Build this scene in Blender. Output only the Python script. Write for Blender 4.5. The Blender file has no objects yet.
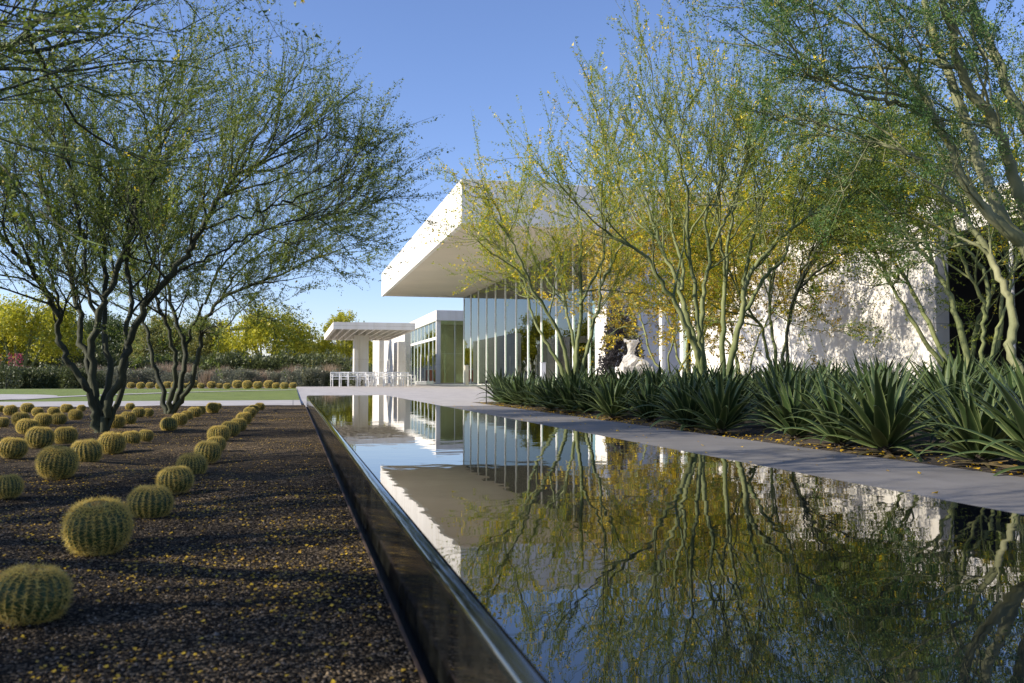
import bpy, math, random
import numpy as np
from mathutils import Vector, Matrix

# ------------------------------------------------------------------ camera, sky, sun
scene = bpy.context.scene
C = scene.collection
F, CX, CY = 870.0, 512.0, 341.5
YAW, TILT, EYE = math.radians(-14.1), math.atan(36.5 / F), 0.5
cam_d = bpy.data.cameras.new('camera'); cam = bpy.data.objects.new('camera', cam_d); C.objects.link(cam)
cam.location = (0, 0, EYE); cam.rotation_euler = (math.pi / 2 + TILT, 0, YAW)
cam_d.sensor_width = 36; cam_d.lens = F / 1024 * 36; cam_d.clip_start = 0.05; cam_d.clip_end = 9000
cam_d.dof.use_dof = True; cam_d.dof.focus_distance = 16.0; cam_d.dof.aperture_fstop = 8.0
scene.camera = cam

SUN_EL, SUN_AZ = math.radians(27.0), math.radians(-2.0)      # sun low in the -X side, a little behind the building fronts
sdir = Vector((-math.cos(SUN_EL) * math.cos(SUN_AZ), math.cos(SUN_EL) * math.sin(SUN_AZ), math.sin(SUN_EL)))
w = bpy.data.worlds.new("World"); scene.world = w; w.use_nodes = True
nt = w.node_tree; bg = nt.nodes['Background']
sky = nt.nodes.new('ShaderNodeTexSky'); sky.sky_type = 'NISHITA'; sky.sun_disc = False
sky.sun_elevation = SUN_EL; sky.sun_rotation = math.atan2(sdir.x, sdir.y)
sky.altitude = 300; sky.air_density = 1.0; sky.dust_density = 0.3; sky.ozone_density = 6.0
tint = nt.nodes.new('ShaderNodeMixRGB'); tint.blend_type = 'MULTIPLY'; tint.inputs[0].default_value = 1; tint.inputs[2].default_value = (1.24, 1.02, 1.04, 1)
nt.links.new(sky.outputs[0], tint.inputs[1]); nt.links.new(tint.outputs[0], bg.inputs[0]); bg.inputs[1].default_value = 0.135
sun_d = bpy.data.lights.new('sun', 'SUN'); sun_d.energy = 4.9; sun_d.angle = math.radians(0.55); sun_d.color = (1, 0.90, 0.75)
sun = bpy.data.objects.new('sun', sun_d); C.objects.link(sun)
sun.rotation_euler = (-sdir).to_track_quat('-Z', 'Y').to_euler()
vs = scene.view_settings; vs.view_transform = 'Standard'; vs.look = 'None'; vs.exposure = 0.62; vs.gamma = 1.0; vs.use_curve_mapping = False
scene.render.engine = 'CYCLES'
scene.cycles.max_bounces = 8; scene.cycles.transparent_max_bounces = 24

# ------------------------------------------------------------------ pixel -> world design helpers
_f = np.array([-math.sin(YAW) , math.cos(YAW), 0.0]); _f = np.array([math.sin(-YAW), math.cos(YAW), 0.0])
_r = np.array([_f[1], -_f[0], 0.0])
_fw = _f * math.cos(TILT) + np.array([0, 0, math.sin(TILT)])
_up = np.cross(_r, _fw)
EYEP = np.array([0, 0, EYE])
def ray(px, py): return _fw + _r * ((px - CX) / F) + _up * ((CY - py) / F)
def at(px, py, z):
    d = ray(px, py); return EYEP + d * ((z - EYE) / d[2])
def atd(px, py, zc):
    d = ray(px, py); return EYEP + d * (zc / float(np.dot(d, _f)))
def yon(px, X):                                      # world Y where the vertical plane x=X shows at column px
    d = ray(px, 376); return X * d[1] / d[0]
ZG = .03                                              # gravel surface; paving is z = 0

# ------------------------------------------------------------------ materials
def mat(name, color=(.5, .5, .5), rough=.6, **kw):
    m = bpy.data.materials.new(name); m.use_nodes = True
    b = m.node_tree.nodes['Principled BSDF']
    b.inputs['Base Color'].default_value = (*color, 1); b.inputs['Roughness'].default_value = rough
    for k, v in kw.items(): b.inputs[k.replace('_', ' ')].default_value = v
    return m
def nd(m, t, **kw):
    n = m.node_tree.nodes.new(t)
    for k, v in kw.items():
        if hasattr(n, k): setattr(n, k, v)
        else: n.inputs[k.replace('_', ' ')].default_value = v
    return n
def lk(m, a, b): m.node_tree.links.new(a, b)
def noisy(m, c1, c2, scale=5, detail=6, lo=.35, hi=.65, vec='Object', bump=0, bscale=40, bdist=.01, stretch=(1, 1, 1)):
    b = m.node_tree.nodes['Principled BSDF']
    tc = nd(m, 'ShaderNodeTexCoord'); mp = nd(m, 'ShaderNodeMapping'); mp.inputs['Scale'].default_value = stretch
    lk(m, tc.outputs[vec], mp.inputs[0])
    n = nd(m, 'ShaderNodeTexNoise', Scale=scale, Detail=detail); lk(m, mp.outputs[0], n.inputs['Vector'])
    r = nd(m, 'ShaderNodeValToRGB'); r.color_ramp.elements[0].position = lo; r.color_ramp.elements[1].position = hi
    r.color_ramp.elements[0].color = (*c1, 1); r.color_ramp.elements[1].color = (*c2, 1)
    lk(m, n.outputs['Fac'], r.inputs[0]); lk(m, r.outputs[0], b.inputs['Base Color'])
    if bump:
        n2 = nd(m, 'ShaderNodeTexNoise', Scale=bscale, Detail=6); lk(m, mp.outputs[0], n2.inputs['Vector'])
        bp = nd(m, 'ShaderNodeBump', Strength=bump, Distance=bdist); lk(m, n2.outputs['Fac'], bp.inputs['Height']); lk(m, bp.outputs[0], b.inputs['Normal'])
    return m
def island(m, cols):
    """colour by random per leaf"""
    b = m.node_tree.nodes['Principled BSDF']
    g = nd(m, 'ShaderNodeNewGeometry'); r = nd(m, 'ShaderNodeValToRGB')
    e = r.color_ramp.elements
    while len(e) < len(cols): e.new(.5)
    for i, c in enumerate(cols): e[i].position = i / (len(cols) - 1); e[i].color = (*c, 1)
    lk(m, g.outputs['Random Per Island'], r.inputs[0]); lk(m, r.outputs[0], b.inputs['Base Color'])
    return r
def leafy(name, cols, trans=.35, rough=.5):
    m = mat(name, cols[0], rough); r = island(m, cols)
    b = m.node_tree.nodes['Principled BSDF']; o = m.node_tree.nodes['Material Output']
    t = nd(m, 'ShaderNodeBsdfTranslucent'); lk(m, r.outputs[0], t.inputs[0])
    mx = nd(m, 'ShaderNodeMixShader', Fac=trans); lk(m, b.outputs[0], mx.inputs[1]); lk(m, t.outputs[0], mx.inputs[2]); lk(m, mx.outputs[0], o.inputs[0])
    return m
M = {}
M['plaster'] = noisy(mat('white_plaster', rough=.75), (.76, .735, .68), (.82, .795, .74), .35, 8, bump=.08, bscale=30)
_m = M['plaster']; _b = _m.node_tree.nodes['Principled BSDF']; _src = _b.inputs['Base Color'].links[0].from_socket
_tc = nd(_m, 'ShaderNodeTexCoord'); _s = nd(_m, 'ShaderNodeSeparateXYZ'); lk(_m, _tc.outputs['Object'], _s.inputs[0])
_a = nd(_m, 'ShaderNodeMath', operation='ADD'); lk(_m, _s.outputs[0], _a.inputs[0]); lk(_m, _s.outputs[1], _a.inputs[1])
_c = nd(_m, 'ShaderNodeCombineXYZ'); lk(_m, _a.outputs[0], _c.inputs[0]); lk(_m, _s.outputs[2], _c.inputs[1])
_k = nd(_m, 'ShaderNodeTexBrick', Scale=1.0); _k.offset = 0; lk(_m, _c.outputs[0], _k.inputs['Vector'])
_k.inputs['Color1'].default_value = (1, 1, 1, 1); _k.inputs['Color2'].default_value = (.965, .965, .96, 1); _k.inputs['Mortar'].default_value = (.62, .60, .57, 1)
_k.inputs['Mortar Size'].default_value = .008; _k.inputs['Brick Width'].default_value = 3.6; _k.inputs['Row Height'].default_value = 1.72
_st = nd(_m, 'ShaderNodeTexNoise', Scale=1.0, Detail=6); _mp = nd(_m, 'ShaderNodeMapping'); _mp.inputs['Scale'].default_value = (2.2, 2.2, .18); lk(_m, _tc.outputs['Object'], _mp.inputs[0]); lk(_m, _mp.outputs[0], _st.inputs['Vector'])
_rr = nd(_m, 'ShaderNodeValToRGB'); _rr.color_ramp.elements[0].position = .3; _rr.color_ramp.elements[1].position = .55; _rr.color_ramp.elements[0].color = (.88, .86, .82, 1); _rr.color_ramp.elements[1].color = (1, 1, 1, 1); lk(_m, _st.outputs['Fac'], _rr.inputs[0])
_x = nd(_m, 'ShaderNodeMixRGB', blend_type='MULTIPLY'); _x.inputs[0].default_value = 1; lk(_m, _src, _x.inputs[1]); lk(_m, _k.outputs['Color'], _x.inputs[2])
_y = nd(_m, 'ShaderNodeMixRGB', blend_type='MULTIPLY'); _y.inputs[0].default_value = 1; lk(_m, _x.outputs[0], _y.inputs[1]); lk(_m, _rr.outputs[0], _y.inputs[2]); lk(_m, _y.outputs[0], _b.inputs['Base Color'])
M['soffit'] = noisy(mat('bounce_tinted_plaster', rough=.8), (.60, .53, .43), (.66, .58, .47), .5, 6)  # warm tint puts light bounced off the plaza into the plaster
M['greywall'] = noisy(mat('grey_stone_wall', rough=.7), (.44, .43, .42), (.56, .55, .53), .8, 8, bump=.1, bscale=14)
M['marble'] = noisy(mat('weathered_white_stone', rough=.8), (.42, .40, .36), (.66, .63, .57), 5, 8, bump=.8, bscale=12, bdist=.04)
M['metal_white'] = mat('white_metal', (.80, .79, .76), .4)
M['chair_white'] = mat('chair_white', (.82, .82, .81), .4)
M['dark'] = noisy(mat('shaded_dark_timber', rough=.6), (.012, .011, .010), (.022, .019, .016), 3)  # near-black tone puts the recess's shade into the dark timber colour
M['black'] = mat('black_metal', (.012, .012, .013), .5)
M['terracotta'] = mat('terracotta', (.35, .12, .05), .7)

m = M['glass'] = bpy.data.materials.new('green_glass'); m.use_nodes = True
m.node_tree.nodes.clear()
o = nd(m, 'ShaderNodeOutputMaterial'); tr = nd(m, 'ShaderNodeBsdfTransparent'); tr.inputs[0].default_value = (.80, .87, .80, 1)
gl = nd(m, 'ShaderNodeBsdfGlossy', Roughness=0.0); gl.inputs[0].default_value = (.92, .97, .94, 1)
fr = nd(m, 'ShaderNodeFresnel', IOR=1.55); mx = nd(m, 'ShaderNodeMixShader')
ma = nd(m, 'ShaderNodeMath', operation='MULTIPLY_ADD'); ma.inputs[1].default_value = 1.1; ma.inputs[2].default_value = .03
lk(m, fr.outputs[0], ma.inputs[0]); lk(m, ma.outputs[0], mx.inputs[0]); lk(m, tr.outputs[0], mx.inputs[1]); lk(m, gl.outputs[0], mx.inputs[2]); lk(m, mx.outputs[0], o.inputs[0])

# water: still, dark and reflective
m = M['water'] = mat('pool_water', (.004, .006, .008), 0.0, IOR=1.6)
b = m.node_tree.nodes['Principled BSDF']; b.inputs['Specular IOR Level'].default_value = .6
tc = nd(m, 'ShaderNodeTexCoord')
n1 = nd(m, 'ShaderNodeTexNoise', Scale=2.6, Detail=2.0); n2 = nd(m, 'ShaderNodeTexNoise', Scale=11, Detail=1.5)
mp = nd(m, 'ShaderNodeMapping'); mp.inputs['Scale'].default_value = (1.0, 1.3, 1); lk(m, tc.outputs['Object'], mp.inputs[0])
lk(m, mp.outputs[0], n1.inputs['Vector']); lk(m, mp.outputs[0], n2.inputs['Vector'])
ad = nd(m, 'ShaderNodeMath', operation='MULTIPLY_ADD'); ad.inputs[1].default_value = .22
lk(m, n2.outputs['Fac'], ad.inputs[0]); lk(m, n1.outputs['Fac'], ad.inputs[2])
bp = nd(m, 'ShaderNodeBump', Strength=1.0, Distance=.0008); lk(m, ad.outputs[0], bp.inputs['Height']); lk(m, bp.outputs[0], b.inputs['Normal'])

m = M['granite'] = noisy(mat('black_granite', rough=.07, IOR=1.6), (.010, .011, .010), (.022, .023, .020), 60, 4)
b = m.node_tree.nodes['Principled BSDF']
tc = nd(m, 'ShaderNodeTexCoord'); mp = nd(m, 'ShaderNodeMapping'); mp.inputs['Scale'].default_value = (1, 1, .12); lk(m, tc.outputs['Object'], mp.inputs[0])
n1 = nd(m, 'ShaderNodeTexNoise', Scale=22, Detail=3); lk(m, mp.outputs[0], n1.inputs['Vector'])
bp = nd(m, 'ShaderNodeBump', Strength=.5, Distance=.0015); lk(m, n1.outputs['Fac'], bp.inputs['Height']); lk(m, bp.outputs[0], b.inputs['Normal'])
rr = nd(m, 'ShaderNodeMapRange'); rr.inputs[1].default_value = .4; rr.inputs[2].default_value = .7; rr.inputs[3].default_value = .04; rr.inputs[4].default_value = .22
lk(m, n1.outputs['Fac'], rr.inputs[0]); lk(m, rr.outputs[0], b.inputs['Roughness'])

# gravel
m = M['gravel'] = mat('dark_gravel', rough=.95, Specular_IOR_Level=.1)
b = m.node_tree.nodes['Principled BSDF']; tc = nd(m, 'ShaderNodeTexCoord')
v = nd(m, 'ShaderNodeTexVoronoi', Scale=170); lk(m, tc.outputs['Object'], v.inputs['Vector'])
big = nd(m, 'ShaderNodeTexNoise', Scale=1.1, Detail=7); lk(m, tc.outputs['Object'], big.inputs['Vector'])
sep = nd(m, 'ShaderNodeSeparateColor'); lk(m, v.outputs['Color'], sep.inputs[0])
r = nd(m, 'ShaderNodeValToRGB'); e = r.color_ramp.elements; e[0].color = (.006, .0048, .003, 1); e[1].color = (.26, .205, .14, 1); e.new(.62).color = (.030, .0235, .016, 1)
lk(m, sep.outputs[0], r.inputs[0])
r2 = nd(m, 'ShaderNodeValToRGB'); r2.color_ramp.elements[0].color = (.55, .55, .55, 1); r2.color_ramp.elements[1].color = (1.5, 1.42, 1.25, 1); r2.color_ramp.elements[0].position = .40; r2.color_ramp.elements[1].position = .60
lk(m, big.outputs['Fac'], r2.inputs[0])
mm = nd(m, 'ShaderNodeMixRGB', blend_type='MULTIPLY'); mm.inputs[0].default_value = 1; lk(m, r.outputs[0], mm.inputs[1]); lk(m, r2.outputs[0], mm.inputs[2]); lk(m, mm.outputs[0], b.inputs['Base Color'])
bp = nd(m, 'ShaderNodeBump', Strength=1.0, Distance=.008); lk(m, v.outputs['Distance'], bp.inputs['Height']); bp.invert = True; lk(m, bp.outputs[0], b.inputs['Normal'])
M['stone'] = mat('gravel_stone', rough=.9, Specular_IOR_Level=.15); island(M['stone'], [(.008, .0066, .005), (.026, .021, .016), (.06, .050, .038), (.24, .20, .155)])
M['petal'] = leafy('yellow_petal', [(.62, .38, .02), (.75, .50, .03), (.50, .28, .03)], .2)

def paving(name, c1, c2, bw, bh, mortar=(.2, .19, .18), off=0.0):
    m = mat(name, rough=.7); b = m.node_tree.nodes['Principled BSDF']; tc = nd(m, 'ShaderNodeTexCoord')
    br = nd(m, 'ShaderNodeTexBrick', Scale=1.0); br.offset = off
    br.inputs['Color1'].default_value = (*c1, 1); br.inputs['Color2'].default_value = (*c2, 1); br.inputs['Mortar'].default_value = (*mortar, 1)
    br.inputs['Mortar Size'].default_value = .009; br.inputs['Brick Width'].default_value = bw; br.inputs['Row Height'].default_value = bh
    n = nd(m, 'ShaderNodeTexNoise', Scale=2.2, Detail=9, Roughness=.65); n3 = nd(m, 'ShaderNodeTexNoise', Scale=60, Detail=4)
    for q in (br, n, n3): lk(m, tc.outputs['Object'], q.inputs['Vector'])
    r = nd(m, 'ShaderNodeValToRGB'); r.color_ramp.elements[0].color = (.72, .71, .70, 1); r.color_ramp.elements[1].color = (1, 1, 1, 1); r.color_ramp.elements[0].position = .3; r.color_ramp.elements[1].position = .6
    lk(m, n.outputs['Fac'], r.inputs[0]); x = nd(m, 'ShaderNodeMixRGB', blend_type='MULTIPLY'); x.inputs[0].default_value = 1
    lk(m, br.outputs['Color'], x.inputs[1]); lk(m, r.outputs[0], x.inputs[2]); lk(m, x.outputs[0], b.inputs['Base Color'])
    bp = nd(m, 'ShaderNodeBump', Strength=.25, Distance=.004); lk(m, n3.outputs['Fac'], bp.inputs['Height']); lk(m, bp.outputs[0], b.inputs['Normal'])
    return m
M['plaza'] = paving('plaza_concrete', (.47, .44, .41), (.50, .47, .43), 2.4, 1.2)
M['path'] = paving('path_concrete', (.175, .168, .160), (.20, .19, .18), 1.02, 1.5)
M['lawn'] = noisy(mat('lawn_grass', rough=.9), (.12, .165, .022), (.18, .23, .038), 1.2, 10, bump=.6, bscale=90, bdist=.03)
M['desert'] = noisy(mat('desert_ground', rough=.95), (.07, .055, .04), (.12, .095, .065), .6, 8)
M['soil'] = noisy(mat('mulch_soil', rough=.95), (.022, .017, .012), (.075, .058, .040), 14, 8, bump=1, bscale=50, bdist=.02)
M['rust'] = noisy(mat('rusty_steel_edging', rough=.8), (.035, .020, .013), (.08, .048, .030), 12)
M['hill'] = noisy(mat('hazy_mountain_rock', rough=.95), (.06, .07, .08), (.09, .10, .11), .004, 8)  # bluish grey puts distance haze into the rock colour
M['bark'] = noisy(mat('green_bark', rough=.75), (.10, .13, .04), (.23, .25, .10), 5, 8, bump=.5, bscale=30, bdist=.01, stretch=(1, 1, .4))
M['bark_shaded'] = noisy(mat('shaded_green_bark', rough=.8), (.022, .027, .012), (.055, .062, .028), 5, 8, bump=.5, bscale=30, bdist=.01, stretch=(1, 1, .4))  # darker copy of the green bark, backlit shade put into its colour
M['bark_big'] = noisy(mat('pale_mottled_bark', rough=.75), (.13, .145, .06), (.28, .28, .15), 4, 9, bump=.5, bscale=26, bdist=.012, stretch=(1, 1, .4))
M['shoot'] = mat('green_shoot', (.12, .17, .03), .7)
M['leaf'] = leafy('leaf_green', [(.14, .21, .022), (.24, .31, .035), (.34, .38, .05)], .5)
M['leaf_orange'] = leafy('leaf_ochre', [(.20, .20, .03), (.34, .25, .03), (.46, .32, .035)], .4)
M['leaf_dark'] = leafy('leaf_olive', [(.10, .155, .020), (.17, .23, .030), (.25, .29, .045)], .42)
M['leaf_blue'] = leafy('leaf_blue_green', [(.05, .12, .032), (.09, .18, .045), (.17, .26, .06)], .42)
M['leaf_y'] = leafy('leaf_yellow_green', [(.22, .31, .03), (.36, .42, .03), (.52, .50, .03)], .5)
M['leaf_bgy'] = leafy('blossoming_crown', [(.28, .31, .03), (.44, .43, .03), (.60, .54, .04)], .45)
M['leaf_bgo'] = leafy('olive_crown', [(.14, .17, .05), (.24, .25, .07), (.34, .31, .07)], .4)
M['leaf_bgg'] = leafy('dark_green_crown', [(.045, .075, .022), (.08, .12, .03), (.12, .16, .04)], .35)
M['flower'] = leafy('yellow_flower', [(.80, .60, .02), (.85, .68, .04), (.72, .46, .02)], .4)
M['sage'] = leafy('sage_leaf', [(.12, .13, .09), (.19, .20, .14), (.16, .17, .10)], .3)
M['shrubg'] = leafy('shrub_leaf', [(.05, .07, .025), (.10, .12, .04), (.08, .10, .03)], .3)
M['reed'] = leafy('dry_grass', [(.28, .20, .14), (.38, .28, .20), (.20, .17, .10)], .3)
M['panel_dark'] = leafy('dark_panel_leaf', [(.035, .032, .034), (.07, .062, .062), (.05, .045, .042)], .2)  # leaf tone of the mass standing in for a dark panel
M['dryleaf'] = leafy('dry_leaf', [(.16, .12, .06), (.26, .20, .10), (.10, .09, .04)], .2)
M['pink'] = leafy('pink_flower', [(.6, .06, .14), (.7, .12, .2)], .3)
M['cact'] = noisy(mat('cactus_skin', rough=.55), (.022, .048, .011), (.048, .082, .02), 9)
M['spine'] = leafy('golden_spine', [(.66, .50, .11), (.85, .70, .22), (.50, .32, .07)], .45)
M['wool'] = mat('cactus_wool', rough=.9); island(M['wool'], [(.42, .26, .07), (.50, .36, .14), (.30, .18, .05)])

# agave leaf: dark green with paler margin (margin colour follows the leaf's own width)
m = M['agave'] = mat('agave_leaf', rough=.5, Specular_IOR_Level=.35)
b = m.node_tree.nodes['Principled BSDF']; g = nd(m, 'ShaderNodeNewGeometry'); r = nd(m, 'ShaderNodeValToRGB')
r.color_ramp.elements[0].color = (.016, .040, .012, 1); r.color_ramp.elements[1].color = (.046, .088, .026, 1)
lk(m, g.outputs['Random Per Island'], r.inputs[0])
at_ = nd(m, 'ShaderNodeAttribute'); at_.attribute_name = 'margin'
oi = nd(m, 'ShaderNodeObjectInfo'); hs = nd(m, 'ShaderNodeHueSaturation'); mr = nd(m, 'ShaderNodeMapRange'); mr.inputs[3].default_value = .475; mr.inputs[4].default_value = .515; lk(m, oi.outputs['Random'], mr.inputs[0]); lk(m, mr.outputs[0], hs.inputs['Hue'])
mr2 = nd(m, 'ShaderNodeMapRange'); mr2.inputs[3].default_value = 1.15; mr2.inputs[4].default_value = .7; lk(m, oi.outputs['Random'], mr2.inputs[0]); lk(m, mr2.outputs[0], hs.inputs['Value']); lk(m, r.outputs[0], hs.inputs['Color'])
mx = nd(m, 'ShaderNodeMixRGB'); lk(m, at_.outputs['Fac'], mx.inputs[0]); lk(m, hs.outputs[0], mx.inputs[1]); mx.inputs[2].default_value = (.20, .24, .09, 1)
lk(m, mx.outputs[0], b.inputs['Base Color'])
tl = nd(m, 'ShaderNodeBsdfTranslucent'); lk(m, mx.outputs[0], tl.inputs[0]); ms = nd(m, 'ShaderNodeMixShader', Fac=.12)
lk(m, b.outputs[0], ms.inputs[1]); lk(m, tl.outputs[0], ms.inputs[2]); lk(m, ms.outputs[0], m.node_tree.nodes['Material Output'].inputs[0])

# ------------------------------------------------------------------ mesh helpers
def link(name, me, material, parent=None):
    o = bpy.data.objects.new(name, me); C.objects.link(o)
    if material is not None: me.materials.append(material)
    if parent is not None: o.parent = parent
    return o
def mesh_np(name, V, Fc, k, smooth=False):
    """V Nx3, Fc Mxk faces all with k corners"""
    V = np.asarray(V, np.float32); Fc = np.asarray(Fc, np.int32)
    me = bpy.data.meshes.new(name); me.vertices.add(len(V)); me.vertices.foreach_set('co', V.ravel())
    me.loops.add(Fc.size); me.loops.foreach_set('vertex_index', Fc.ravel())
    me.polygons.add(len(Fc)); me.polygons.foreach_set('loop_start', np.arange(0, Fc.size, k, dtype=np.int32))
    me.polygons.foreach_set('loop_total', np.full(len(Fc), k, np.int32))
    if smooth: me.polygons.foreach_set('use_smooth', np.ones(len(Fc), bool))
    me.update(calc_edges=True); return me
class MB:
    def __init__(s): s.v = []; s.f = []
    def add(s, vs, fs):
        n = len(s.v); s.v += [tuple(p) for p in vs]; s.f += [tuple(i + n for i in f) for f in fs]; return s
    def box(s, x0, x1, y0, y1, z0, z1):
        vs = [(x, y, z) for z in (z0, z1) for y in (y0, y1) for x in (x0, x1)]
        return s.add(vs, [(0, 2, 3, 1), (4, 5, 7, 6), (0, 1, 5, 4), (2, 6, 7, 3), (0, 4, 6, 2), (1, 3, 7, 5)])
    def tube(s, pts, rad, n=8):
        V, Q = tube_np(np.array(pts, float), np.broadcast_to(np.array(rad, float), (len(pts),)), n)
        s.add(V.tolist(), Q.tolist())
        k = len(s.v) - len(V); s.f.append(tuple(range(k + n - 1, k - 1, -1))); s.f.append(tuple(range(len(s.v) - n, len(s.v)))); return s
    def build(s, name, material, parent=None, bevel=0, smooth=False):
        me = bpy.data.meshes.new(name); me.from_pydata(s.v, [], s.f); me.update()
        if smooth: me.polygons.foreach_set('use_smooth', [True] * len(me.polygons))
        o = link(name, me, material, parent)
        if bevel:
            b = o.modifiers.new('b', 'BEVEL'); b.width = bevel; b.segments = 2; b.limit_method = 'ANGLE'
        return o
def tube_np(P, R, n):
    T = np.gradient(P, axis=0); T /= np.linalg.norm(T, axis=1, keepdims=True) + 1e-9
    ref = np.array([.31, .95, .05]) if abs(T[0][1]) < .8 else np.array([.95, .1, .3])
    A = np.cross(T, ref); A /= np.linalg.norm(A, axis=1, keepdims=True) + 1e-9; B = np.cross(T, A)
    th = np.arange(n) * 2 * np.pi / n
    V = P[:, None, :] + R[:, None, None] * (np.cos(th)[None, :, None] * A[:, None, :] + np.sin(th)[None, :, None] * B[:, None, :])
    i = np.arange(len(P) - 1)[:, None] * n; j = np.arange(n)[None, :]; j2 = (j + 1) % n
    Q = np.stack([i + j, i + j2, i + n + j2, i + n + j], -1).reshape(-1, 4)
    return V.reshape(-1, 3), Q
def empty(name, loc=(0, 0, 0), rz=0):
    o = bpy.data.objects.new(name, None); C.objects.link(o); o.location = tuple(float(a) for a in loc); o.rotation_euler = (0, 0, rz); o.empty_display_size = .2; return o
def tag(o, label, cat, group=None):
    o['label'] = label; o['category'] = cat
    if group: o['group'] = group
    return o
def struct(o): o['kind'] = 'structure'; return o
def copy_tree(o, parent=None):
    c = o.copy(); C.objects.link(c)
    if parent is not None: c.parent = parent
    for ch in list(o.children): copy_tree(ch, c)
    return c
ORD = ['first', 'second', 'third', 'fourth', 'fifth', 'sixth', 'seventh', 'eighth', 'ninth', 'tenth', 'eleventh', 'twelfth', 'thirteenth', 'fourteenth', 'fifteenth', 'sixteenth', 'seventeenth', 'eighteenth', 'nineteenth', 'twentieth',
       'twenty-first', 'twenty-second', 'twenty-third', 'twenty-fourth', 'twenty-fifth', 'twenty-sixth', 'twenty-seventh', 'twenty-eighth', 'twenty-ninth', 'thirtieth']
for _t in ('thirty', 'forty', 'fifty'):
    ORD += [_t + '-' + o_ for o_ in ORD[:9]] + [{'thirty': 'fortieth', 'forty': 'fiftieth', 'fifty': 'sixtieth'}[_t]]

# ------------------------------------------------------------------ the setting
YE = 15.4                                             # far end of the pool
XW, XR, XP = .226, 1.56, 3.58                          # pool wall, pool right side, outer side of the path
struct(MB().add([(-4000, -300, -.03), (4000, -300, -.03), (4000, 5000, -.03), (-4000, 5000, -.03)], [(0, 1, 2, 3)]).build('ground', M['desert']))
# gravel, gently uneven
rs = np.random.RandomState(3)
def grid(x0, x1, y0, y1, nx, ny, zf):
    X, Y = np.meshgrid(np.linspace(x0, x1, nx), np.linspace(y0, y1, ny)); Z = zf(X, Y)
    V = np.stack([X, Y, Z], -1).reshape(-1, 3); i = np.arange(ny - 1)[:, None] * nx + np.arange(nx - 1)[None, :]
    return V, np.stack([i, i + 1, i + nx + 1, i + nx], -1).reshape(-1, 4)
_ph = rs.rand(14, 4)
def gz(X, Y):
    z = np.zeros_like(X)
    for a, b_, c, d in _ph: z = z + .0035 * np.sin(X * (1 + 7 * a) + 6.28 * c) * np.sin(Y * (1 + 5 * b_) + 6.28 * d)
    return ZG + z * np.clip((.18 - X) * 4, 0, 1)
V, Q = grid(-30, .198, -4, 15.6, 420, 330, gz)
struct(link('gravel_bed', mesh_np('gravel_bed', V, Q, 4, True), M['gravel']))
struct(MB().box(.198, .203, -4, YE, ZG - .15, ZG + .005).build('gravel_edging', M['rust']))
struct(MB().add([(.203, -4, ZG - .05), (XW - .001, -4, ZG - .05), (XW - .001, YE, ZG - .05), (.203, YE, ZG - .05)], [(0, 1, 2, 3)]).build('drain_channel', M['black']))
struct(MB().box(-60, .14, 15.603, 19.2, -.1, .03).build('garden_path', M['plaza']))
# lawn with curved light paths
V, Q = grid(-60, .14, 19.203, 42, 150, 100, lambda X, Y: .025 + .008 * np.sin(X * .3) * np.sin(Y * .2))
struct(link('lawn', mesh_np('lawn', V, Q, 4, True), M['lawn']))
def strip(name, pts, wd, z, mt):
    P = np.array(pts, float); T = np.gradient(P, axis=0); T /= np.linalg.norm(T, axis=1, keepdims=True); N = np.stack([-T[:, 1], T[:, 0]], -1)
    L = P + N * wd / 2; R = P - N * wd / 2; n = len(P)
    vs = [(a[0], a[1], z) for a in R] + [(a[0], a[1], z) for a in L]
    return struct(MB().add(vs, [(i, i + 1, n + i + 1, n + i) for i in range(n - 1)]).build(name, mt))
pts = [at(x, y, .045)[:2] for x, y in ((10, 399.5), (60, 396.6), (120, 394.2), (180, 392.2), (240, 390.8), (296, 389.6))]
strip('lawn_path', pts, .55, .045, M['plaza'])
c0 = at(0, 397.5, .05)
a = np.linspace(0, 2 * np.pi, 40)[:-1]
struct(MB().add([(c0[0] - 2 + 3.0 * math.cos(t), c0[1] + 4.9 * math.sin(t), .047) for t in a], [tuple(range(39))]).build('round_pavement', M['plaza']))
struct(MB().box(.143, 90, 17.703, 140, -.5, 0).build('plaza', M['plaza']))
struct(MB().box(.206, XP, YE, 17.7, -.5, -.0005).build('plaza_forecourt', M['plaza']))
struct(MB().box(XR + .003, XP, -8, YE - .003, -.5, 0).build('path', M['path'], bevel=.006))
V, Q = grid(XP + .003, 13.7, -8, 17.697, 160, 300, lambda X, Y: -.03 + .02 * np.sin(X * 3.1 + 1) * np.sin(Y * 2.3) + .03 * np.clip((X - 3.7) * 1.5, 0, 1))
V2, Q2 = grid(6.5, 13.7, 17.70, 27, 60, 60, lambda X, Y: .02 + .015 * np.sin(X * 3.1 + 1) * np.sin(Y * 2.3))
struct(link('rear_planting_soil', mesh_np('rear_planting_soil', V2, Q2, 4, True), M['soil']))
struct(link('planting_soil', mesh_np('planting_soil', V, Q, 4, True), M['soil']))
# mountains far behind
V, Q = grid(-2600, 2600, 2800, 3600, 160, 24, lambda X, Y: -5 + (np.sin((Y - 2800) / 800 * np.pi) ** .7) * (70 + 45 * np.sin(X * .0031 + 1) + 22 * np.sin(X * .011) + 10 * np.sin(X * .037 + Y * .01)))
struct(link('hills', mesh_np('hills', V, Q, 4, True), M['hill']))
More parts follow.
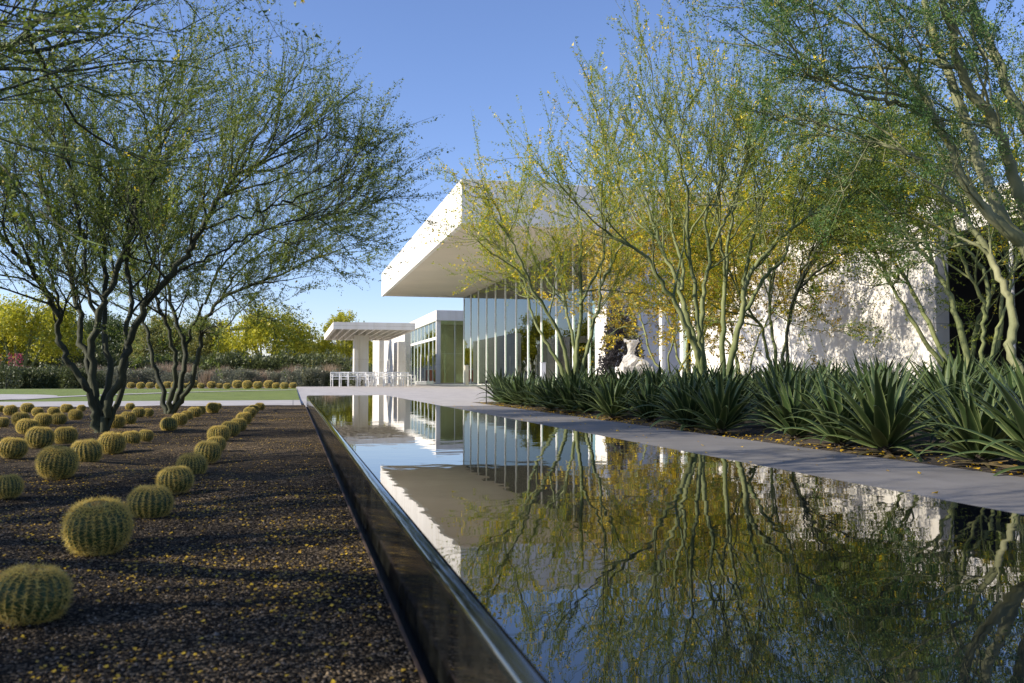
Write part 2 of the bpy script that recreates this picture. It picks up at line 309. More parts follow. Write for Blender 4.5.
# pool
pool = empty('reflecting_pool', (0, 0, 0)); tag(pool, 'long black granite reflecting pool with raised overflowing edge beside the gravel', 'pool')
wall = MB(); wall.v = []
WZ = .20                                               # water level, raised above the paving
pr = [(XW, -.05), (XW, WZ - .024), (XW + .001, WZ - .018), (XW + .005, WZ - .012), (XW + .010, WZ - .0075), (XW + .016, WZ - .0048), (XW + .024, WZ - .0036), (XW + .06, WZ - .003), (XW + .06, -.05)]
vs = [(x, y, z) for y in (-6, YE - .003) for x, z in pr]; k = len(pr)
wall.add(vs, [(i, k + i, k + (i + 1) % k, (i + 1) % k) for i in range(k)] + [tuple(range(k)), tuple(range(2 * k - 1, k - 1, -1))])
M['rim'] = mat('polished_granite_rim', (.015, .018, .018), .03, IOR=1.9)
wo = wall.build('side_wall', M['granite'], pool)
wo.data.polygons.foreach_set('use_smooth', [True] * len(wo.data.polygons)); wo.data.set_sharp_from_angle(angle=1.2)
wo.data.materials.append(M['rim'])
for p_ in wo.data.polygons:
    if p_.index in (1, 2, 3, 4, 5, 6, 7): p_.material_index = 1
MB().box(XW + .06, XR, YE - .06, YE - .003, -.05, WZ - .003).box(XR - .03, XR, -6, YE - .063, -.05, WZ - .003).box(XW + .06, XR - .03, -6, YE - .063, -.05, -.02).build('basin', M['granite'], pool)
struct(MB().add([(XW + .021, -6, WZ), (XR - .004, -6, WZ), (XR - .004, YE - .006, WZ), (XW + .021, YE - .006, WZ)], [(0, 1, 2, 3)]).build('water', M['water']))

# ------------------------------------------------------------------ buildings
XG = 13.9; ZS = 7.24                                      # glass plane, soffit height
YN, YF = 36.9, 72.1
main = empty('modern_pavilion', (7, YN, 0)); tag(main, 'white pavilion with a huge flat overhanging roof and tall green glass wall', 'building')
def part(mb, name, mt, parent, bevel=0, loc=None):
    o = mb.build(name, mt, parent, bevel); o.matrix_parent_inverse = parent.matrix_world.inverted() if False else Matrix.Translation(-parent.location); return o
# roof: fascia box with recessed soffit
rf = MB(); rf.box(7.0, 44, YN, YF, ZS + .06, ZS + 1.93)
part(rf, 'roof', M['plaster'], main, .02)
e = MB(); e.box(7.0, 7.22, YN, YF, ZS - .02, ZS + .057).box(7.223, 44, YN, YN + .22, ZS - .02, ZS + .057)
part(e, 'drip_edge', M['plaster'], main)
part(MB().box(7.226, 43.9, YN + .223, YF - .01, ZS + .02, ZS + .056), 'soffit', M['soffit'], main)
rng = random.Random(5)
for i in range(12):
    y = YF - .2 - 2.95 * i + (.5 if i == 11 else 0)
    part(MB().box(XG - .05, XG + .04, y - .07, y + .07, 0, ZS + .018), 'mullion', M['metal_white'], main)
    if i < 11:
        part(MB().box(XG - .006, XG + .006, y - 2.95 + .073, y - .073, .05, ZS + .018), 'glass_pane', M['glass'], main)
part(MB().box(XG - .05, XG + .05, YF - .2 - 2.95 * 11, YF - .2, 0, .048), 'sill', M['metal_white'], main)
part(MB().box(XG - .12, XG + .05, YN + .35, YN + 1.9, .0, ZS + .018), 'corner_column', M['plaster'], main, .01)
# far (north) glass end wall
for i in range(10):
    x = XG + .25 + 3.0 * i
    part(MB().box(x - .04, x + .04, YF - .26, YF - .12, 0, ZS + .018), 'mullion', M['metal_white'], main)
    if i < 9: part(MB().box(x + .042, x + 2.955, YF - .2, YF - .19, .05, ZS + .018), 'glass_pane', M['glass'], main)
part(MB().box(XG + .25, XG + 27.3, YF - .24, YF - .15, 2.9, 3.0), 'transom', M['metal_white'], main)
part(MB().box(41.5, 42, YN + 1.6, YF - .3, 0, ZS + .018), 'back_wall', M['plaster'], main)
part(MB().box(XG + .052, 42, YN + 1.0, YN + 1.3, 0, ZS + .018), 'shaded_wall', M['greywall'], main)
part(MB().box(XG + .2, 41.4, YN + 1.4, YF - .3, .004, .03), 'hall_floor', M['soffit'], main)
# things inside the hall
for i, (px, zc) in enumerate(((483.5, 74 - 8), (555, 52))):
    p = atd(px, 380, zc); X = XG + 1.2; y = yon(px, X)
    part(MB().tube([(X, y, .03), (X, y, ZS + .018)], .12, 12), 'round_column', M['metal_white'], main)
desk = empty('reception_desk', (20, 55, .03)); tag(desk, 'pale reception counter standing inside the tall glass hall', 'desk')
MB().box(-.5, .5, -3, 3, 0, 1.05).build('counter', M['greywall'], desk, .02); MB().box(-.6, .6, -3.1, 3.1, 1.053, 1.11).build('countertop', M['metal_white'], desk, .01)
for i, (x, y, h, mt, lb) in enumerate(((19, 47, 1.7, 'terracotta', 'tall narrow terracotta display panel inside the glass hall'), (16.5, 50, 1.1, 'metal_white', 'low white display plinth behind the glass wall'))):
    o = empty('display_stand', (x, y, .03)); tag(o, lb, 'display stand')
    MB().box(-.3, .3, -.3, .3, 0, h * .9).build('body', M[mt], o, .01); MB().box(-.34, .34, -.34, .34, h * .9 + .003, h).build('cap', M['metal_white'], o, .01)

# long low wall and the recess
wa = yon(937, XG); wb = yon(691, XG)
gw = empty('white_garden_wall', (XG, wa, 0)); tag(gw, 'long sunlit white plaster wall dappled with tree shadows behind the agaves', 'wall')
part(MB().box(XG, XG + .36, wa, wb, -.1, 4.55), 'wall', M['plaster'], gw, .015)
part(MB().box(XG - .02, XG + .38, wa - .02, wb, 4.553, 4.60), 'coping', M['plaster'], gw)
rw = empty('dark_recess_wing', (XG + .5, wa, 0)); tag(rw, 'low wing right of the white wall with white roof band over a dark recess', 'building')
part(MB().box(XG + .4, XG + 14, -12, wa - .03, 3.75, 4.55), 'roof', M['plaster'], rw, .015)
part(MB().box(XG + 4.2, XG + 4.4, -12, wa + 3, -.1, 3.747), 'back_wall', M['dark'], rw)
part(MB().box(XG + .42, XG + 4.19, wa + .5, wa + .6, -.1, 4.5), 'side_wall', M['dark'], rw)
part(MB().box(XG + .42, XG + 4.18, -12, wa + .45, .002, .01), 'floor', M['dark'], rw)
for px in (1012, 1090, 1230):
    y = yon(px, XG + .5); part(MB().tube([(XG + .55, y, 0), (XG + .55, y, 3.745)], .05, 10), 'post', M['metal_white'], rw)
# glazed link between the wall and the tall hall
li = empty('glazed_link', (XG, wb, 0)); tag(li, 'small glazed link with slim white posts between white wall and tall hall', 'building')
for px in (663, 684):
    y = yon(px, XG); part(MB().box(XG - .1, XG + .06, y - .13, y + .13, 0, 3.6), 'post', M['metal_white'], li, .01)
y1, y2 = yon(683, XG), yon(663, XG)
part(MB().box(XG - .01, XG + .01, wb + .01, y1 - .14, 0.02, 3.5), 'glass_pane', M['glass'], li)
part(MB().box(XG + .0, XG + .02, y2 - 1.2, y2 - .14, 3.05, 3.5), 'glass_pane', M['glass'], li)
part(MB().box(XG + .0, XG + .02, y2 + .14, y2 + .9, 3.05, 3.5), 'glass_pane', M['glass'], li)
part(MB().box(XG + .38, XG + 9, wb, wb + .3, 0, 4.5), 'end_wall', M['plaster'], li)

# low wing behind
wing = empty('low_wing', (12.6, 78, 0)); tag(wing, 'lower flat roofed wing with beige roof band and green glass behind the pavilion', 'building')
x0, y0 = 12.6, 78.5
part(MB().box(x0, x0 + 5.3, y0, 112, 5.75, 6.7), 'roof', M['plaster'], wing, .02)
part(MB().box(x0 + .05, x0 + .45, y0 + .25, y0 + .6, 0, 5.747), 'column', M['plaster'], wing)
part(MB().box(x0 + 5.0, x0 + 5.25, y0 + .25, y0 + .6, 0, 5.747), 'column', M['plaster'], wing)
part(MB().box(x0 + 4.5, x0 + 4.58, y0 + .35, y0 + .45, 0, 5.747), 'mullion', M['metal_white'], wing)
for i in range(3):
    x = x0 + .46 + i * 1.36
    part(MB().box(x, x + 1.30, y0 + .40, y0 + .41, .05, 5.747), 'glass_pane', M['glass'], wing)
    part(MB().box(x + 1.305, x + 1.355, y0 + .36, y0 + .45, 0, 5.747), 'mullion', M['metal_white'], wing)
for i in range(9):
    y = y0 + .62 + i * 2.6
    part(MB().box(x0 + .2, x0 + .21, y, y + 2.53, .05, 5.747), 'glass_pane', M['glass'], wing)
    part(MB().box(x0 + .15, x0 + .28, y + 2.535, y + 2.595, 0, 5.747), 'mullion', M['metal_white'], wing)
part(MB().box(x0 + .10, x0 + .198, y0 + .62, 102, 4.05, 4.30), 'transom', M['metal_white'], wing)
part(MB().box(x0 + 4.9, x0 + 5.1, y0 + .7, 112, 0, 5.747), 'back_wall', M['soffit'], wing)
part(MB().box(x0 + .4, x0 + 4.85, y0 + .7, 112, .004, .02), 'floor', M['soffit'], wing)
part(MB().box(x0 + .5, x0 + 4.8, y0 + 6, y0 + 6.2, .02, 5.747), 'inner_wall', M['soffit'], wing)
# white walls beyond the pergola
ww = empty('white_screen_wall', (9, 70, 0)); tag(ww, 'tall white wall beside the right end of the pergola', 'wall')
xa = .97 * (404 - 293) / F * 72
part(MB().box(xa, xa + .5, 72, 90, 0, 4.35), 'wall', M['plaster'], ww)
w2 = empty('low_screen_wall', (8, 66, 0)); tag(w2, 'grey shaded block wall in front of the tall white wall by the chairs', 'wall')
p0 = atd(398, 383, 66); p1 = atd(406, 383, 66)
part(MB().box(p0[0], p1[0], p0[1], p0[1] + 3, 0, .5 + 36.5 / F * 66), 'wall', M['plaster'], w2)
w3 = empty('white_pier', (7, 70, 0)); tag(w3, 'narrow white pier just right of the pergola column', 'wall')
p0 = atd(379, 383, 66); p1 = atd(384, 383, 66)
part(MB().box(p0[0], p1[0], p0[1], p0[1] + 5.5, 0, 3.8), 'wall', M['plaster'], w3)

# pergola
pg = empty('pergola', (4.4, 56, 0)); tag(pg, 'flat white slatted pergola roof on a broad column above white chairs', 'pergola')
px0, px1, py0, py1 = 2.14, 6.75, 49.6, 64.2; zb = 3.24
part(MB().box(px0, px1, py0, py0 + .18, zb, zb + .40).box(px0, px1, py1 - .18, py1, zb, zb + .40).box(px0, px0 + .18, py0 + .183, py1 - .183, zb, zb + .40).box(px1 - .18, px1, py0 + .183, py1 - .183, zb, zb + .40), 'edge_frame', M['plaster'], pg)
for i in range(9):
    x = px0 + .55 + i * (px1 - px0 - 1.0) / 8
    part(MB().box(x - .05, x + .05, py0 + .183, py1 - .183, zb + .02, zb + .34), 'beam', M['plaster'], pg)
part(MB().box(px0 + .19, px1 - .19, py0 + .19, py1 - .19, zb + .345, zb + .37), 'roof_slab', M['plaster'], pg)
p0 = atd(354, 383, 56); p1 = atd(369, 383, 56)
part(MB().box(p0[0], p0[0] + .26, p0[1], p0[1] + 1.3, 0, zb + .015), 'column', M['plaster'], pg)
part(MB().box(p0[0] + .263, p1[0], p0[1] + .25, p0[1] + .7, 0, zb + .015), 'column', M['plaster'], pg)

# small white wall behind the bushes, far left of the pergola
far = empty('far_pavilion', (-6, 108, ZG)); tag(far, 'small reddish low building far away behind the shrubs', 'building')
MB().box(0, 6, 0, 4, 0, 1.7).build('wall', M['terracotta'], far); MB().box(-.2, 6.2, -.2, 4.2, 1.703, 1.85).build('roof', M['greywall'], far)
far.location = (float(at(309, 382, 0)[0] * 0 + 1.5 * 1), 118, -.1)

# ------------------------------------------------------------------ plaza furniture
def make_chair():
    t = empty('armchair')
    c = M['chair_white']
    MB().box(-.24, .24, -.23, .23, .42, .455).build('seat', c, t, .008)
    b = MB(); b.box(-.24, .24, .22, .25, .80, .86).box(-.24, .24, .22, .25, .56, .61)
    for i in range(5): b.box(-.18 + i * .085, -.15 + i * .085, .224, .246, .613, .797)
    b.build('backrest', c, t)
    for sx in (-1, 1):
        MB().box(sx * .255 - .02, sx * .255 + .02, .20, .26, 0, .86).build('leg', c, t)
        MB().box(sx * .255 - .02, sx * .255 + .02, -.25, -.20, 0, .66).build('leg', c, t)
        MB().box(sx * .255 - .03, sx * .255 + .03, -.27, .197, .663, .69).build('armrest', c, t)
    return t
chair0 = make_chair(); nch = 0
def place_chair(px, zc, rz, lab):
    global nch
    p = atd(px, 385, zc); o = chair0 if nch == 0 else copy_tree(chair0)
    nch += 1; o.location = (float(p[0]), float(p[1]), 0); o.rotation_euler = (0, 0, rz)
    tag(o, lab, 'chair', 'white armchairs under the pergola')
cpos = [(336, 51.5, .2), (344, 51.2, -.15), (352.5, 51.4, .1), (362, 51.8, 3.0), (371, 51.6, .3), (380, 52.2, -.2), (388.5, 52, .1), (396, 52.4, 3.3), (406, 52.6, .25), (411.5, 54, 1.4), (340, 56, 3.1), (375, 56, 3.0), (391, 56.5, 3.2)]
for i, (px, zc, rz) in enumerate(cpos):
    if i < 10: lab = f'white slatted armchair, {ORD[i]} from the left in the front line of chairs by the pergola'
    else: lab = ['white armchair behind the leftmost pair of chairs, nearer the lawn', 'white armchair in the back line, just right of the pergola column', 'white armchair in the back line, in front of the white screen wall'][i - 10]
    place_chair(px, zc, rz, lab)
def make_table():
    t = empty('cafe_table'); c = M['chair_white']
    MB().box(-.42, .42, -.42, .42, .71, .74).build('tabletop', c, t, .006)
    for sx in (-1, 1):
        for sy in (-1, 1): MB().box(sx * .38 - .022, sx * .38 + .022, sy * .38 - .022, sy * .38 + .022, 0, .707).build('leg', c, t)
    return t
tab0 = make_table()
for i, (px, zc, lab) in enumerate(((340, 53.6, 'square white cafe table among the leftmost chairs'), (366, 53.8, 'square white cafe table directly in front of the pergola column'), (390, 54.2, 'square white cafe table among the chairs nearest the glass wing'))):
    o = tab0 if i == 0 else copy_tree(tab0); p = atd(px, 385, zc); o.location = (float(p[0]), float(p[1]), 0); tag(o, lab, 'table', 'white cafe tables under the pergola')
def parasol_base(px, zc, lab):
    p = atd(px, 383, zc); o = empty('stand', (p[0], p[1], 0)); tag(o, lab, 'stand')
    MB().box(-.4, .4, -.35, .35, 0, .26).build('base', M['chair_white'], o, .03)
    MB().tube([(0, 0, .26), (0, 0, 2.3)], .035, 8).build('pole', M['chair_white'], o)
parasol_base(420.5, 66, 'white weighted stand with a slim pole left of the glass corner, the larger one')
parasol_base(428, 70, 'white weighted stand with a slim pole nearest the wing column')
p = atd(466.5, 383, 62); bo = empty('bollard', (p[0], p[1], 0)); tag(bo, 'short white post standing in front of the tall glass corner', 'bollard')
MB().box(-.13, .13, -.13, .13, 0, 1.38).build('post', M['soffit'], bo, .01); MB().box(-.14, .14, -.14, .14, 1.383, 1.42).build('cap', M['greywall'], bo)
p = atd(543, 372, 33.5); bo = empty('bollard', (p[0], p[1], 0)); tag(bo, 'short white post behind the agaves near the flowering tree', 'bollard')
MB().box(-.09, .09, -.09, .09, 0, 1.08).build('post', M['metal_white'], bo, .01); MB().box(-.10, .10, -.10, .10, 1.083, 1.11).build('cap', M['greywall'], bo)
p = at(486.3, 403, 0); pl = empty('path_light', (p[0], p[1], 0)); tag(pl, 'thin black stake light at the corner of the agave bed', 'path light')
MB().tube([(0, 0, 0), (0, 0, .40)], .010, 8).build('post', M['black'], pl); MB().tube([(0, 0, .40), (0, 0, .405), (0, 0, .45), (0, 0, .455)], [.012, .026, .026, .012], 10).build('lamp_head', M['black'], pl)
# sculpture
p = atd(632, 372, 31); st = empty('sculpture', (p[0], p[1], 0)); tag(st, 'rough white stone sculpture with flared top on a rounded block beyond the agaves', 'sculpture')
def lump(profile, n=18, jit=.08, seed=1, sy=.7):
    r_ = random.Random(seed); b = MB(); vs = []
    for z, rx, ox in profile:
        rx *= .75 if z > 1.1 else .85
        for j in range(n):
            a = j * 2 * math.pi / n; k = 1 + r_.uniform(-jit, jit); vs.append((ox + rx * k * math.cos(a), sy * rx * k * math.sin(a), z))
    fs = [(i * n + j, i * n + (j + 1) % n, (i + 1) * n + (j + 1) % n, (i + 1) * n + j) for i in range(len(profile) - 1) for j in range(n)]
    fs.append(tuple(range((len(profile) - 1) * n, len(profile) * n))); return b.add(vs, fs)
s = lump([(.9, .60, .08), (1.0, .60, .1), (1.1, .55, .06), (1.20, .45, .0), (1.28, .30, -.04), (1.34, .18, -.04), (1.44, .15, -.03), (1.54, .17, -.02), (1.64, .22, .0), (1.74, .27, .0), (1.83, .27, -.0), (1.86, .15, .06)], jit=.17, seed=4)
s.add([(-.30, -.05, 1.76), (-.14, -.08, 1.82), (-.18, .06, 1.84), (-.36, 0, 1.96)], [(0, 1, 3), (1, 2, 3), (2, 0, 3)])
s.add([(.12, -.08, 1.78), (.27, -.06, 1.76), (.2, .08, 1.8), (.24, 0, 1.93)], [(0, 1, 3), (1, 2, 3), (2, 0, 3)])
s.build('figure', M['marble'], st, 0, False); MB().box(-.5, .66, -.4, .4, 0, .9).build('plinth', M['marble'], st, .03)

# ------------------------------------------------------------------ trees
def twig_template(rs, nleaf, leaf, spread, nflow=0):
    """a unit-long shoot along +Z with narrow leaves close to it; triangles"""
    t = rs.uniform(.05, 1.02, nleaf); a = rs.uniform(0, 2 * np.pi, nleaf)
    out = np.stack([np.cos(a), np.sin(a), np.zeros(nleaf)], -1)
    base = np.stack([.03 * np.sin(t * 7), .03 * np.cos(t * 5) - .03, t], -1) + out * rs.uniform(0, spread, nleaf)[:, None]
    d = out * 1.0 + np.array([0, 0, .7]) + rs.normal(0, .45, (nleaf, 3)); d /= np.linalg.norm(d, axis=1, keepdims=True)
    s = np.cross(d, rs.normal(0, 1, (nleaf, 3))); s /= np.linalg.norm(s, axis=1, keepdims=True)
    L = leaf * rs.uniform(.6, 1.4, nleaf)[:, None]
    return np.stack([base - s * L * .30, base + s * L * .30, base + d * L], 1)
def place(tmpls, P, D, L, rs):
    """copies of templates at P along D scaled by L -> triangles"""
    n = len(P); which = rs.randint(0, len(tmpls), n); out = []
    D = D / np.linalg.norm(D, axis=1, keepdims=True); A = np.cross(D, rs.normal(0, 1, (n, 3))); A /= np.linalg.norm(A, axis=1, keepdims=True); B = np.cross(D, A)
    R = np.stack([A, B, D], 1) * L[:, None, None]
    for k, T in enumerate(tmpls):
        m_ = which == k
        if m_.any(): out.append((np.einsum('tvc,ncd->ntvd', T, R[m_]) + P[m_][:, None, None, :]).reshape(-1, 3))
    return np.concatenate(out)
def tri_obj(name, V, mt, parent):
    return link(name, mesh_np(name, V, np.arange(len(V)).reshape(-1, 3), 3), mt, parent)
def resample(P, n):
    P = np.asarray(P, float)
    # catmull style smoothing by repeated corner cutting
    for _ in range(2):
        Q_ = [P[0]]
        for i in range(len(P) - 1): Q_ += [P[i] * .75 + P[i + 1] * .25, P[i] * .25 + P[i + 1] * .75]
        Q_.append(P[-1]); P = np.array(Q_)
    d = np.r_[0, np.cumsum(np.linalg.norm(np.diff(P, axis=0), axis=1))]
    t = np.linspace(0, d[-1], n); return np.stack([np.interp(t, d, P[:, k]) for k in range(3)], -1), d[-1]
def walk(rs, p, d, L, n, wob, bias):
    pts = [p]; d = d / np.linalg.norm(d)
    for i in range(n):
        d = d + rs.normal(0, wob, 3) + bias; d = d / np.linalg.norm(d); p = p + d * L / n; pts.append(p)
    return np.array(pts)
def make_tree(name, label, base, stems, seed, group=None, bark='bark', leaf='leaf', n1=7, L1=1.5, n2=7, L2=.75, n3=7, L3=.38, nleaf=26, lsz=.055, spread=.03,
              flow=.12, fsz=.045, up=.10, out=.5, tr0=.35, drop=0.0, cut=None, env=None, k=1.0, nz=.34):
    L1, L2, L3, lsz, spread, fsz = L1 * k, L2 * k, L3 * k, lsz * k, spread * k, fsz * k
    rs = np.random.RandomState(seed); base = np.asarray(base, float)
    root = empty(name, base); tag(root, label, 'tree', group)
    TV, TQ, nv = [], [], 0
    def tube(P, R, n):
        nonlocal nv
        V, Q_ = tube_np(P - base, R, n); TV.append(V); TQ.append(Q_ + nv); nv += len(V)
    tips = []; TP, TD, TL = [], [], []
    cen = np.mean([s[0][-1] for s in stems], axis=0)
    for P, r0, r1 in stems:
        S, ln = resample(P, max(8, int(2 + len(P) * 4)))
        S[1:] += rs.normal(0, .012, S[1:].shape)
        R = np.linspace(0, 1, len(S)); R = r0 * (1 - R) + r1 * R; R *= 1 + rs.normal(0, .05, len(R)); R[0] *= 1.1
        tube(S, R, 9)
        kn = max(3, int(round(n1 * min(1.5, max(.6, ln / k / 3)))))
        ts = np.r_[rs.uniform(tr0, 1, kn), 1, 1, 1]
        for t in ts:
            i = min(len(S) - 2, int(t * (len(S) - 1))); p = S[i] + (S[i + 1] - S[i]) * (t * (len(S) - 1) - i); tan = S[i + 1] - S[i]; tan /= np.linalg.norm(tan)
            o_ = p - np.array([base[0], base[1], p[2]]); o_ /= np.linalg.norm(o_) + .3
            d = tan * .7 + o_ * out + np.array([0, 0, .35]) + rs.normal(0, .5, 3)
            l1 = L1 * rs.uniform(.55, 1.3)
            if env is not None and env(p + d / np.linalg.norm(d) * l1):
                if env(p + d / np.linalg.norm(d) * l1 * .4): continue
                l1 *= .45
            B1 = walk(rs, p, d, l1, 7, .16, np.array([0, 0, up]) + o_ * .03)
            rr = (r0 * (1 - t) + r1 * t); ra = min(rr * .7, .007 * k + .010 * l1)
            tube(B1, np.linspace(ra, .0055 * k, len(B1)), 5)
            for q in range(n2 + 2):
                u = rs.uniform(.2, 1) if q < n2 else 1.0
                j = min(6, int(u * 7)); p2 = B1[j] + (B1[j + 1] - B1[j]) * (u * 7 - j); tn = B1[j + 1] - B1[j]; tn /= np.linalg.norm(tn)
                d2 = tn * .8 + o_ * out * .4 + rs.normal(0, .5, 3) + np.array([0, 0, .12])
                if env is not None and env(p2 + np.array([0, 0, .1]) + d2 / np.linalg.norm(d2) * L2 * .9): continue
                l2 = L2 * rs.uniform(.5, 1.3); B2 = walk(rs, p2, d2, l2, 5, .14, np.array([0, 0, up - drop]))
                tube(B2, np.linspace(.006 * k, .0022 * k, len(B2)), 3)
                for z in range(n3 + 1):
                    u2 = rs.uniform(.1, 1) if z < n3 else 1.0
                    j = min(4, int(u2 * 5)); p3 = B2[j] + (B2[j + 1] - B2[j]) * (u2 * 5 - j)
                    d3 = (B2[j + 1] - B2[j]) / (l2 / 5) * .9 + rs.normal(0, nz, 3) + np.array([0, 0, .15 - drop * 2])
                    TP.append(p3 - base); TD.append(d3); TL.append(L3 * rs.uniform(.5, 1.3))
    TP, TD, TL = np.array(TP), np.array(TD), np.array(TL)
    if cut is not None:
        keep = np.array([cut(p + base, rs) for p in TP]); TP, TD, TL = TP[keep], TD[keep], TL[keep]
    link('trunk', mesh_np('trunk', np.concatenate(TV), np.concatenate(TQ), 4, True), M[bark], root)
    # bare shoots
    sh = np.array([[[-.008, 0, 0], [.008, 0, 0], [0, 0, 1]]])
    T = [np.concatenate([twig_template(rs, nleaf, lsz / L3 * 1.0, spread / L3)]) for _ in range(5)]
    tri_obj('foliage', place(T, TP, TD, TL, rs), M[leaf], root)
    tri_obj('twigs', place([sh], TP, TD, TL, rs), M['shoot'], root)
    if flow > 0:
        # flowers come in clumps: some shoots carry many, most none
        pf = .5 + .5 * np.sin(TP[:, 0] * 2.3 + seed) * np.sin(TP[:, 1] * 2.1) * np.sin(TP[:, 2] * 2.7 + 1)
        kf = rs.rand(len(TP)) < flow * 2 * pf
        if kf.any():
            TF = [twig_template(rs, 12, fsz / L3 * 1.0, spread / L3 * 1.2) for _ in range(4)]
            tri_obj('blossom', place(TF, TP[kf], TD[kf], TL[kf], rs), M['flower'], root)
    return root
def pxstem(pts, zc, dz, r0, r1, zc0=None):
    """polyline of picture points put at depths running from zc to zc+dz"""
    n = len(pts); return ([atd(x, y, (zc0 or zc) + ((zc + dz) - (zc0 or zc)) * (i / (n - 1)) ** 1.2) for i, (x, y) in enumerate(pts)], r0 * .68, r1 * .8)

# tree A: large dark multi-stemmed tree, left
KL = .605
zA = .47 * F / 55
bA = at(101, 433, ZG)
TA = [
 ([(98, 434), (96, 415), (88, 390), (85, 383), (67.7, 362), (56, 330), (61, 317), (49, 299), (41, 280), (22, 260), (0, 235)], -.8, .11, .035),
 ([(60, 320), (61, 308), (55, 285), (48, 260), (35, 222), (22, 190)], -.3, .045, .025),
 ([(99, 434), (97, 410), (90, 375), (88, 358), (78, 338), (83, 322), (76, 295), (67.7, 260), (52, 215), (38, 170)], .9, .11, .03),
 ([(100, 434), (95, 405), (92, 358), (98.4, 321), (103, 305), (115, 278), (121, 260), (135, 222), (148, 180), (160, 130)], .3, .13, .03),
 ([(98, 318), (88, 299), (83, 270), (86, 255), (78, 220), (70, 170)], .2, .06, .025),
 ([(101, 434), (100, 410), (111, 375), (105.6, 342), (105.6, 301), (105.6, 260), (104, 215), (98, 160)], 1.4, .11, .03),
 ([(103, 434), (108, 400), (121, 375), (127, 342), (143.6, 307), (152, 295), (170, 274), (188, 252), (203, 225), (218, 200), (240, 170)], -.6, .13, .04),
 ([(105, 434), (121, 400), (128, 362), (125, 336), (131, 301), (128, 278), (125, 255), (133, 215), (140, 170)], .9, .09, .03),
 ([(200, 230), (225, 222), (262, 212), (300, 196), (325, 186), (340, 180)], -.6, .04, .012),
 ([(170, 274), (200, 262), (240, 240), (285, 222), (315, 217), (335, 212)], .6, .04, .012),
 ([(218, 200), (250, 170), (285, 140), (300, 130), (318, 122)], .2, .04, .012),
 ([(240, 170), (262, 130), (285, 95), (305, 60)], .5, .035, .012)]
make_tree('palo_verde_tree', 'large dark many-stemmed tree rising from the gravel among barrel cacti, the nearer one', bA,
          [pxstem(p, zA, dz * KL, r0 * .68 * KL, r1 * .9 * KL, zA if i not in (1, 4, 8, 9, 10, 11) else zA + dz * .5 * KL) for i, (p, dz, r0, r1) in enumerate(TA)],
          11, env=lambda p: math.hypot(p[0] - bA[0], p[1] - bA[1]) > 2.85 - .95 * max(0.0, p[2] - 2.3), k=KL, nz=.22, bark='bark_shaded', leaf='leaf_dark', n1=9, L1=1.2, n2=6, L2=.9, n3=4, L3=.58, nleaf=44, lsz=.026, spread=.020, flow=.04, fsz=.034, up=.05, out=.6, tr0=.42)
# tree B: slimmer tree further back
zB = .47 * F / 36
bB = at(170, 414, ZG)
TB = [
 ([(167, 414), (163, 398), (158, 376), (149.4, 341), (143.6, 317), (140, 290), (132, 262)], .8, .09, .025),
 ([(169, 414), (170, 398), (176, 376), (173, 340), (155, 302), (150, 275), (156, 250)], -.8, .09, .025),
 ([(171, 414), (178, 400), (186, 358), (178.7, 323), (167, 294), (172, 265), (180, 235)], .6, .10, .025),
 ([(172, 414), (182, 400), (190.5, 387), (202, 341), (202, 323), (220, 300), (234, 291), (258, 284), (290, 270)], -.7, .09, .025),
 ([(186, 350), (193, 323), (211, 291), (219, 268), (240, 245), (262, 230)], .6, .05, .02),
 ([(220, 300), (238, 270), (265, 250), (300, 235)], -.2, .04, .015)]
make_tree('palo_verde_tree', 'smaller dark many-stemmed tree standing behind the large one near the lawn', bB,
          [pxstem(p, zB, dz * KL, r0 * KL, r1 * KL, zB if i < 4 else zB + dz * .4 * KL) for i, (p, dz, r0, r1) in enumerate(TB)],
          12, k=KL, nz=.22, bark='bark_shaded', leaf='leaf_dark', n1=8, L1=1.35, n2=6, L2=.9, n3=4, L3=.6, nleaf=40, lsz=.034, spread=.026, flow=.02, fsz=.04, up=.03, out=.7, tr0=.4)

def rnd_stems(base, n, h, spread, seed, r=.09, lean=(0, 0)):
    rs = np.random.RandomState(seed); S = []
    for i in range(n):
        a = 2 * np.pi * (i + rs.uniform(-.3, .3)) / n; o_ = np.array([math.cos(a), math.sin(a), 0]); P = [np.array(base, float)]
        hh = h * rs.uniform(.8, 1.1)
        for t in (.15, .35, .55, .75, 1.0):
            P.append(np.array(base) + o_ * spread * t ** 1.1 + np.array([lean[0] * t, lean[1] * t, hh * t]) + rs.normal(0, .07, 3) * (1 + t))
        S.append((P, r * rs.uniform(.8, 1.1), .31 * r))
    return S
# trees standing left of the picture; their boughs hang into it and shade the gravel
offs = [(-2.75, 2.9, 'tree at the left edge whose dark boughs cross the top left corner', 21, 4.0, 3.2, 9, 6, 34, .024),
        (-6.2, 5.4, 'tree beyond the left edge of the picture, third from the camera', 22, 3.5, 2.5, 6, 5, 22, .040),
        (-5.6, 1.2, 'tree far left of the pool that shades the nearest gravel', 23, 3.5, 2.6, 6, 6, 22, .040),
        (-8.2, 9.4, 'tree left of the barrel cacti, beside the garden path', 24, 3.2, 2.3, 6, 5, 22, .040),
        (-9.2, 3.3, 'tree in the second line left of the gravel', 25, 3.6, 2.5, 6, 5, 22, .040)]
for x, y, lb, sd, h, sp, n1_, n2_, nl_, ls_ in offs:
    stx = rnd_stems((x, y, ZG), 6, h * KL, sp * KL, sd, .09 * KL)
    make_tree('palo_verde_tree', lb, (x, y, ZG), stx, sd, k=KL, nz=.25, bark='bark_shaded', leaf='leaf_dark', n1=n1_, L1=1.3, n2=n2_, L2=.85, n3=4, L3=.5, nleaf=nl_, lsz=ls_, spread=.024, flow=.02, fsz=.03, up=.04, out=.6, tr0=.45)

